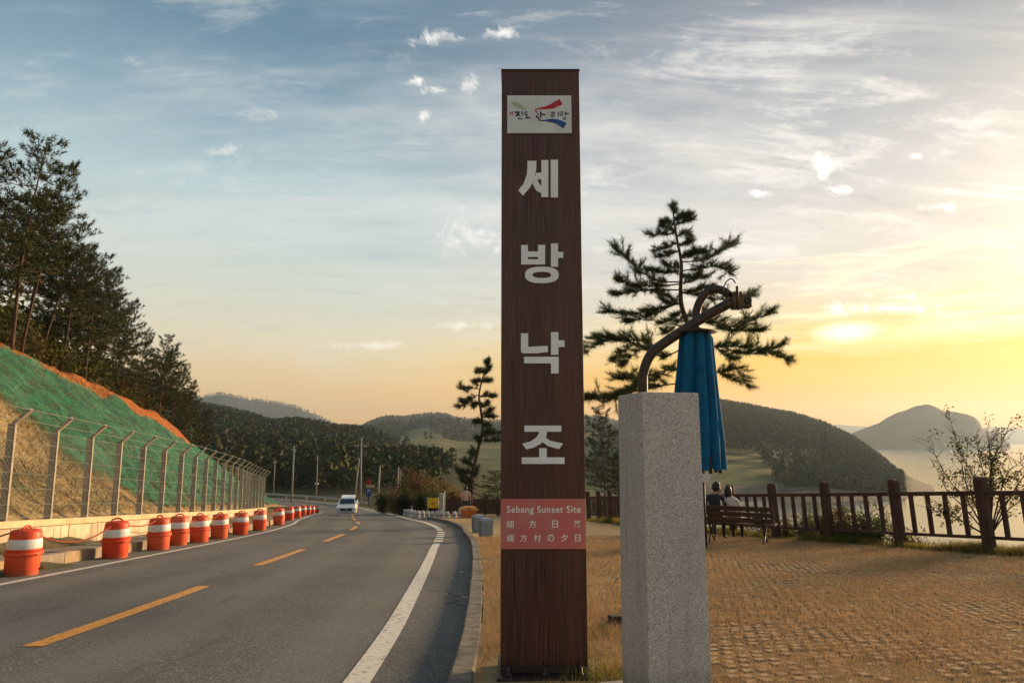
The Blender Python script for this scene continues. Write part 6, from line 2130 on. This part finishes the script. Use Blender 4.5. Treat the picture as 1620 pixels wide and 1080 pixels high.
# guardrails
def guardrail(name, label, pts, group='steel guardrails at the bend'):
    P = [Vector(p) for p in pts]; r = empty(name, P[0]); tag(r, label, 'guardrail', group)
    prof = [(0, .42), (.03, .46), (.0, .52), (.0, .58), (.03, .64), (.0, .70)]
    vs = []; fs = []; n = len(prof)
    for i, p in enumerate(P):
        t = (P[min(i + 1, len(P) - 1)] - P[max(i - 1, 0)]).normalized(); s_ = Vector((t.y, -t.x, 0))
        for sgn in (0, 1):
            for (o_, h_) in prof: vs.append(p - P[0] + s_ * (o_ * 2.2 + sgn * .012) + Vector((0, 0, h_)))
    m2 = 2 * n
    for i in range(len(P) - 1):
        for k in range(n - 1):
            fs += [(i * m2 + k, (i + 1) * m2 + k, (i + 1) * m2 + k + 1, i * m2 + k + 1), (i * m2 + n + k, i * m2 + n + k + 1, (i + 1) * m2 + n + k + 1, (i + 1) * m2 + n + k)]
    MB().add(vs, fs, True).build('rail', m_galv, r)
    for p in P[::2]: MB().tube([p - P[0] + Vector((0, 0, -.15)), p - P[0] + Vector((0, 0, .68))], .06, 8).build('post', m_galv, r)


def along_road(s0, s1, o, n):
    out_ = []
    for s in np.linspace(s0, s1, n):
        x, y = cl(s, o); out_.append((float(x), float(y), float(zroad(y)) + .02))
    return out_


sg0 = s_of_y(86)
guardrail('guardrail', 'long steel guardrail curving below the dark trees beyond the white car', along_road(sg0, sg0 + 48, 4.3, 25))
sg1 = s_of_y(52.5)
guardrail('guardrail', 'short steel guardrail right of the parking sign', along_road(sg1, sg1 + 14, 4.4, 9))

# poles
def pole(label, px, ytop, ybase, Y, arms=(), lean=0.0, rad=.13, lamp=False, kind='utility_pole'):
    x = xat(px, Y, -5); zb = at(px, ybase, Y).z; H = at(px, ytop, Y).z - zb
    r = empty(kind, (x, Y, zb)); r.rotation_euler = (0, lean, 0); tag(r, label, 'pole' if not lamp else 'street lamp', 'poles beyond the bend')
    MB().tube([(0, 0, -.3), (0, 0, H)], [rad, rad * .62], 10).build('shaft', m_conc, r)
    for (h, L) in arms:
        am = MB().bar((-L, .1, H * h), (L * .7, .1, H * h), .07, .07).build('crossarm', m_galv, r)
        for u in (-.9, -.5, .5): MB().lathe([(.03, .03), (.05, .06), (.02, .14)], 8, c=(L * u, .1, H * h)).build('insulator', m_sheet, am)
    if lamp: MB().cbox(-.30, .30, -.10, .10, H * .34, H * .34 + .22, .03).build('lamp_head', m_sheet, r)


pole('bare concrete pole beyond the last orange drums', 462.5, 705, 790, 98, ((.92, .4),))
pole('thin pole with a pale lamp box in front of the dark trees', 501, 720, 790, 104, (), 0, .09, True, 'street_lamp')
pole('tall utility pole with a crossarm right of the white car', 570.5, 692, 790, 88, ((.86, .9),), -.012)
pole('leaning stay pole propped against the tall utility pole', 561.5, 724, 786, 88.6, (), .085, .12)
pole('slightly leaning concrete pole behind the parking sign', 597.5, 736, 792, 76, (), .045, .12)
pole('concrete pole behind the guardrail left of the autumn shrubs', 629, 738, 792, 70, (), .0, .10)
pole('rusty thin pole beside the concrete pole at the guardrail', 633.5, 742, 794, 68, (), -.02, .05)
pole('thin pole above the end of the wire fence', 433.5, 728, 780, 108, ((.93, .3),), 0, .08)
for i, (px, yt) in enumerate(((577.5, 714), (585.5, 715), (591, 717))):
    pole('faint far pole on the rise behind the bend, %s of three from the left' % ordinal(i), px, yt, 736, 190, ((.9, .7),), 0, .12)

# parking sign
m_psign = M('parking_blue', A(.015, .07, .26), A(.012, .06, .22), scale=4, rough=.4)
m_cream = M('cream_board', A(.55, .44, .22), A(.48, .38, .2), scale=4, rough=.6)
m_red = M('red_board', A(.40, .02, .02), A(.33, .02, .02), scale=4, rough=.5)
Y = 64; zb = at(583, 797, Y).z; x = xat(583, Y, zb)
ps = empty('parking_sign', (x, Y, zb)); tag(ps, 'blue parking sign under cream and red boards on one post by the guardrail', 'sign')


def pz(px, py): q = at(px, py, Y); return q.x - x, q.z - zb


MB().tube([(0, .04, -.2), (0, .04, pz(583, 758)[1])], .04, 8).build('post', m_iron, ps)
a, b = pz(578.8, 784.5), pz(587, 772.5); pb_ = MB().cbox(a[0], b[0], 0, .03, a[1], b[1], .01).build('parking_panel', m_psign, ps)
wP = b[0] - a[0]; hP = b[1] - a[1]; g0 = (a[0] + wP * .3, a[1] + hP * .36)
m_ = MB(); m_.box(g0[0], g0[0] + .055, -.012, -.001, g0[1], g0[1] + .38); m_.prism([(g0[0] + .06, g0[1] + .38), (g0[0] + .06, g0[1] + .33), (g0[0] + .14, g0[1] + .33), (g0[0] + .16, g0[1] + .28), (g0[0] + .14, g0[1] + .23), (g0[0] + .06, g0[1] + .23), (g0[0] + .06, g0[1] + .18), (g0[0] + .17, g0[1] + .18), (g0[0] + .22, g0[1] + .28), (g0[0] + .17, g0[1] + .38)], -.0125, -.001)
m_.build('letter_p', m_sheet, pb_)
a, b = pz(579, 771), pz(592, 766.5); MB().cbox(a[0], b[0], 0, .03, a[1], b[1], .01).build('cream_board', m_cream, ps)
a, b = pz(579, 766), pz(588, 760); mid = (a[0] + b[0]) / 2
MB().prism([(a[0], a[1]), (b[0], a[1]), (b[0] - .06, b[1]), (mid, b[1] + .14), (a[0] + .06, b[1])], 0, .03).build('red_board', m_red, ps)
a, b = pz(588.5, 784), pz(593, 781.5); MB().cbox(a[0], b[0], 0, .03, a[1], b[1], .005).build('small_board', m_cream, ps)

# white car
m_paint = M('white_car_paint', A(.70, .70, .70), A(.66, .66, .66), scale=3, rough=.25, coat=.6)
m_glass = M('car_glass', A(.015, .02, .022), rough=.06, spec=.8)
m_chrome = M('chrome', A(.6, .6, .6), rough=.2, metal=1.0)
m_lens = M('lamp_lens', A(.75, .75, .72), rough=.15, spec=.8)
m_tyre = M('tyre', A(.014, .014, .014), A(.03, .03, .03), scale=20, rough=.85)
m_plate = M('plate_white', A(.65, .65, .62), rough=.5)


def car():
    Y = 71.0; sc_ = s_of_y(Y); xc, yc = cl(sc_, -1.45); xc = xat(549.5, Y, -5.9); yc = Y
    z = float(zroad(yc)); t = CT[np.argmin(abs(CS - sc_))]
    ang = R(10)
    r = empty('car', (float(xc), float(yc), z + .005), ang); r.scale = (1.05, 1, .93); r.rotation_euler[0] = .085
    tag(r, 'white sport utility car coming round the bend with roof rails', 'car')
    # local: faces -y; section outlines along y (front -2.2 .. rear 2.2): (y, half width, z bottom, z top)
    def loft(secs, name, mat, par):
        vs = []; n = None
        for (y, prof) in secs:
            full = [(-px_, pz_) for px_, pz_ in prof] + [(px_, pz_) for px_, pz_ in reversed(prof)]
            n = len(full)
            vs += [(px_, y, pz_) for px_, pz_ in full]
        fs = []
        for i in range(len(secs) - 1):
            for k in range(n): fs.append((i * n + k, i * n + (k + 1) % n, (i + 1) * n + (k + 1) % n, (i + 1) * n + k))
        fs += [tuple(range(n)), tuple(range((len(secs) - 1) * n + n - 1, (len(secs) - 1) * n - 1, -1))]
        return MB().add(vs, fs, False).build(name, mat, par)
    sec = lambda y, w, zb_, zt, sh_: (y, [(w - .08, zb_), (w, zb_ + .12), (w, zt - .18), (w - sh_, zt)])
    body = loft([sec(-2.24, .76, .36, .94, .10), sec(-2.15, .88, .30, 1.02, .10), sec(-1.7, .93, .28, 1.10, .14), sec(-.95, .94, .28, 1.14, .10), sec(0, .935, .28, 1.06, .03), sec(1.6, .93, .28, 1.08, .05), sec(2.1, .90, .32, 1.06, .08), sec(2.24, .84, .42, .96, .1)], 'body', m_paint, r)
    loft([(-1.02, [(.82, 1.03), (.80, 1.06)]), (-.30, [(.80, 1.03), (.66, 1.60)]), (.1, [(.81, 1.03), (.64, 1.68)]), (1.5, [(.81, 1.03), (.64, 1.68)]), (2.12, [(.80, 1.03), (.68, 1.36)])], 'cabin', m_paint, r)
    # windscreen, slightly proud of the cabin's raked front
    MB().add([(-.72, -.90, 1.19), (.72, -.90, 1.19), (.60, -.36, 1.585), (-.60, -.36, 1.585)], [(0, 1, 2, 3)]).build('windscreen', m_glass, r)
    for sx in (-1, 1):
        MB().add([(sx * .822, -.35, 1.12), (sx * .822, .62, 1.12), (sx * .70, .62, 1.56), (sx * .70, -.02, 1.56)], [(0, 1, 2, 3)]).build('side_window', m_glass, r)
        MB().add([(sx * .822, .68, 1.12), (sx * .822, 1.7, 1.12), (sx * .72, 1.55, 1.52), (sx * .70, .68, 1.56)], [(0, 1, 2, 3)]).build('side_window', m_glass, r)
        MB().cbox(sx * .74 - .16, sx * .74 + .16, -2.245, -2.02, .80, .95, .03).build('headlight', m_lens, r)
        MB().cbox(sx * .70 - .10, sx * .70 + .10, -2.255, -2.12, .44, .54, .02).build('fog_light', m_lens, r)
        MB().cbox(sx * 1.02 - .11, sx * 1.02 + .11, -.78, -.62, 1.08, 1.24, .03).build('wing_mirror', m_paint, r)
        MB().tube([(sx * .58, -.1, 1.70), (sx * .58, .0, 1.74), (sx * .58, 1.5, 1.74), (sx * .58, 1.6, 1.70)], .022, 6).build('roof_rail', m_chrome, r)
        MB().bar((sx * .945, -.3, .80), (sx * .945, -.12, .80), .02, .03).build('door_handle', m_chrome, r)
        for yy in (-1.42, 1.42):
            w = empty('wheel', (sx * .80, yy, .355)); w.parent = r; w.rotation_euler = (0, R(90), 0)
            MB().lathe([(.24, -.11), (.33, -.11), (.355, -.08), (.355, .08), (.33, .11), (.24, .11)], 22).build('tyre', m_tyre, w)
            MB().lathe([(.05, -.118), (.235, -.116), (.24, -.05), (.24, .05), (.235, .116), (.05, .118)], 16).build('rim', m_chrome, w)
    MB().cbox(-.54, .54, -2.262, -2.10, .66, .92, .02).build('grille', m_black, r)
    MB().cbox(-.09, .09, -2.275, -2.24, .74, .84, .02).build('badge', m_chrome, r)
    MB().cbox(-.72, .72, -2.262, -2.10, .33, .50, .02).build('lower_intake', m_black, r)
    MB().cbox(-.26, .26, -2.285, -2.24, .53, .64, .006).build('number_plate', m_plate, r)
    return r


car()

# ------------------------------------------------------------------ trees along the foot of the dark hill, far houses
def row_tree(x, y, z, H, W, seed, label, mat):
    rg = np.random.default_rng(seed)
    r = empty('roadside_tree', (x, y, z - .2)); tag(r, label, 'tree', 'dark trees beyond the bend')
    mb = MB(); mb.tube([(0, 0, 0), (.1, 0, H * .4), (.05, .1, H * .9)], [.022 * H, .014 * H, .004 * H], 6)
    C = []; 
    for k in range(16):
        t = rg.uniform(.25, .95); a = rg.uniform(0, 6.28); L = W * (1.1 - t * .7) * rg.uniform(.5, 1)
        e = Vector((math.cos(a) * L, math.sin(a) * L, H * t + .1 * H)); mb.tube([(.07, 0, H * t), e], [.008 * H, .003 * H], 4, cap=False)
        for u in (.4, .7, 1.0): C.append(tuple(Vector((.07, 0, H * t)).lerp(e, u)))
    mb.build('trunk', m_bark, r, fix=False)
    v, f = leaf_cloud(np.array(C), 34, .032 * H, rg, .095 * H)
    link('crown', np_mesh('crown', v, f, mat), r)


tr_px = [(420, 762, 120), (436, 745, 128), (447, 738, 135), (462, 742, 126), (474, 733, 138), (488, 735, 130), (503, 745, 124), (514, 728, 140), (527, 735, 132), (540, 738, 136), (552, 742, 128), (563, 750, 134), (455, 725, 160), (496, 722, 165), (533, 722, 165)]
tr_px.sort()
for i, (px, yt, Y) in enumerate(tr_px):
    z = tz(xat(px, Y, -7), Y); x = xat(px, Y, z); H = at(px, yt, Y).z - z
    row_tree(x, Y, z, H, H * .42, 500 + i, 'dark roadside tree at the foot of the wooded hill, %s from the left' % ordinal(i), [m_pine_far, m_needle_dark, m_leaf_rust if i == 9 else m_pine_far][i % 3])

m_house = M('house_white', A(.62, .60, .56), A(.52, .50, .47), scale=.6, rough=.8)
m_roof = M('house_roof', A(.12, .13, .16), A(.09, .10, .12), scale=.8, rough=.7)
for (px, py, Y, w, label) in ((614, 729, 340, 3.6, 'tiny white house on the rise left of the autumn shrubs'), (972, 742, 420, 8.5, 'white far house just left of the granite pillar'), (704, 722, 520, 5.0, 'small pale farmhouse in the valley fields above the shrubs')):
    p = at(px, py, Y)
    h = empty('house', p, .4); tag(h, label, 'house', 'far houses in the valley')
    MB().box(-w / 2, w / 2, -w * .35, w * .35, -3, w * .45).build('wall', m_house, h)
    MB().prism([(-w * .55, w * .44), (w * .55, w * .44), (0, w * .68)], -w * .4, w * .4).build('roof', m_roof, h)
    for k in (-1, 1): MB().box(k * w * .25 - .45, k * w * .25 + .45, -w * .35 - .03, -w * .35 + .02, w * .15, w * .32).build('window', m_glass, h)
    MB().box(-.45, .45, -w * .35 - .04, -w * .35 + .02, 0, w * .28).build('door', m_roof, h)

# litter on the road edge
for i, (px, py, lab) in enumerate(((736, 945, 'white paper scrap on the asphalt beside the kerb, nearest of the three'), (731, 906, 'white paper scrap on the asphalt beside the kerb, farthest of the three'), (716, 914, 'pale flattened scrap on the asphalt between two white scraps'))):
    lo_, hi_ = 3.0, 30.0
    for _ in range(40):
        md = (lo_ + hi_) / 2; p = at(px, py, md)
        if p.z > float(zroad(md)): lo_ = md
        else: hi_ = md
    mb = MB(); vs = [(0, 0, .012)]; n = 7
    for k in range(n):
        a = 2 * math.pi * k / n; vs.append((random.uniform(.02, .055) * math.cos(a), random.uniform(.02, .05) * math.sin(a), random.uniform(.006, .02)))
    mb.add(vs, [(0, 1 + k, 1 + (k + 1) % n) for k in range(n)])
    tag(mb.build('paper_scrap', m_sheet, None, loc=(p.x, p.y, float(zroad(p.y)) - .002), rot=(-.075, 0, 0)), lab, 'litter', 'paper scraps by the kerb')
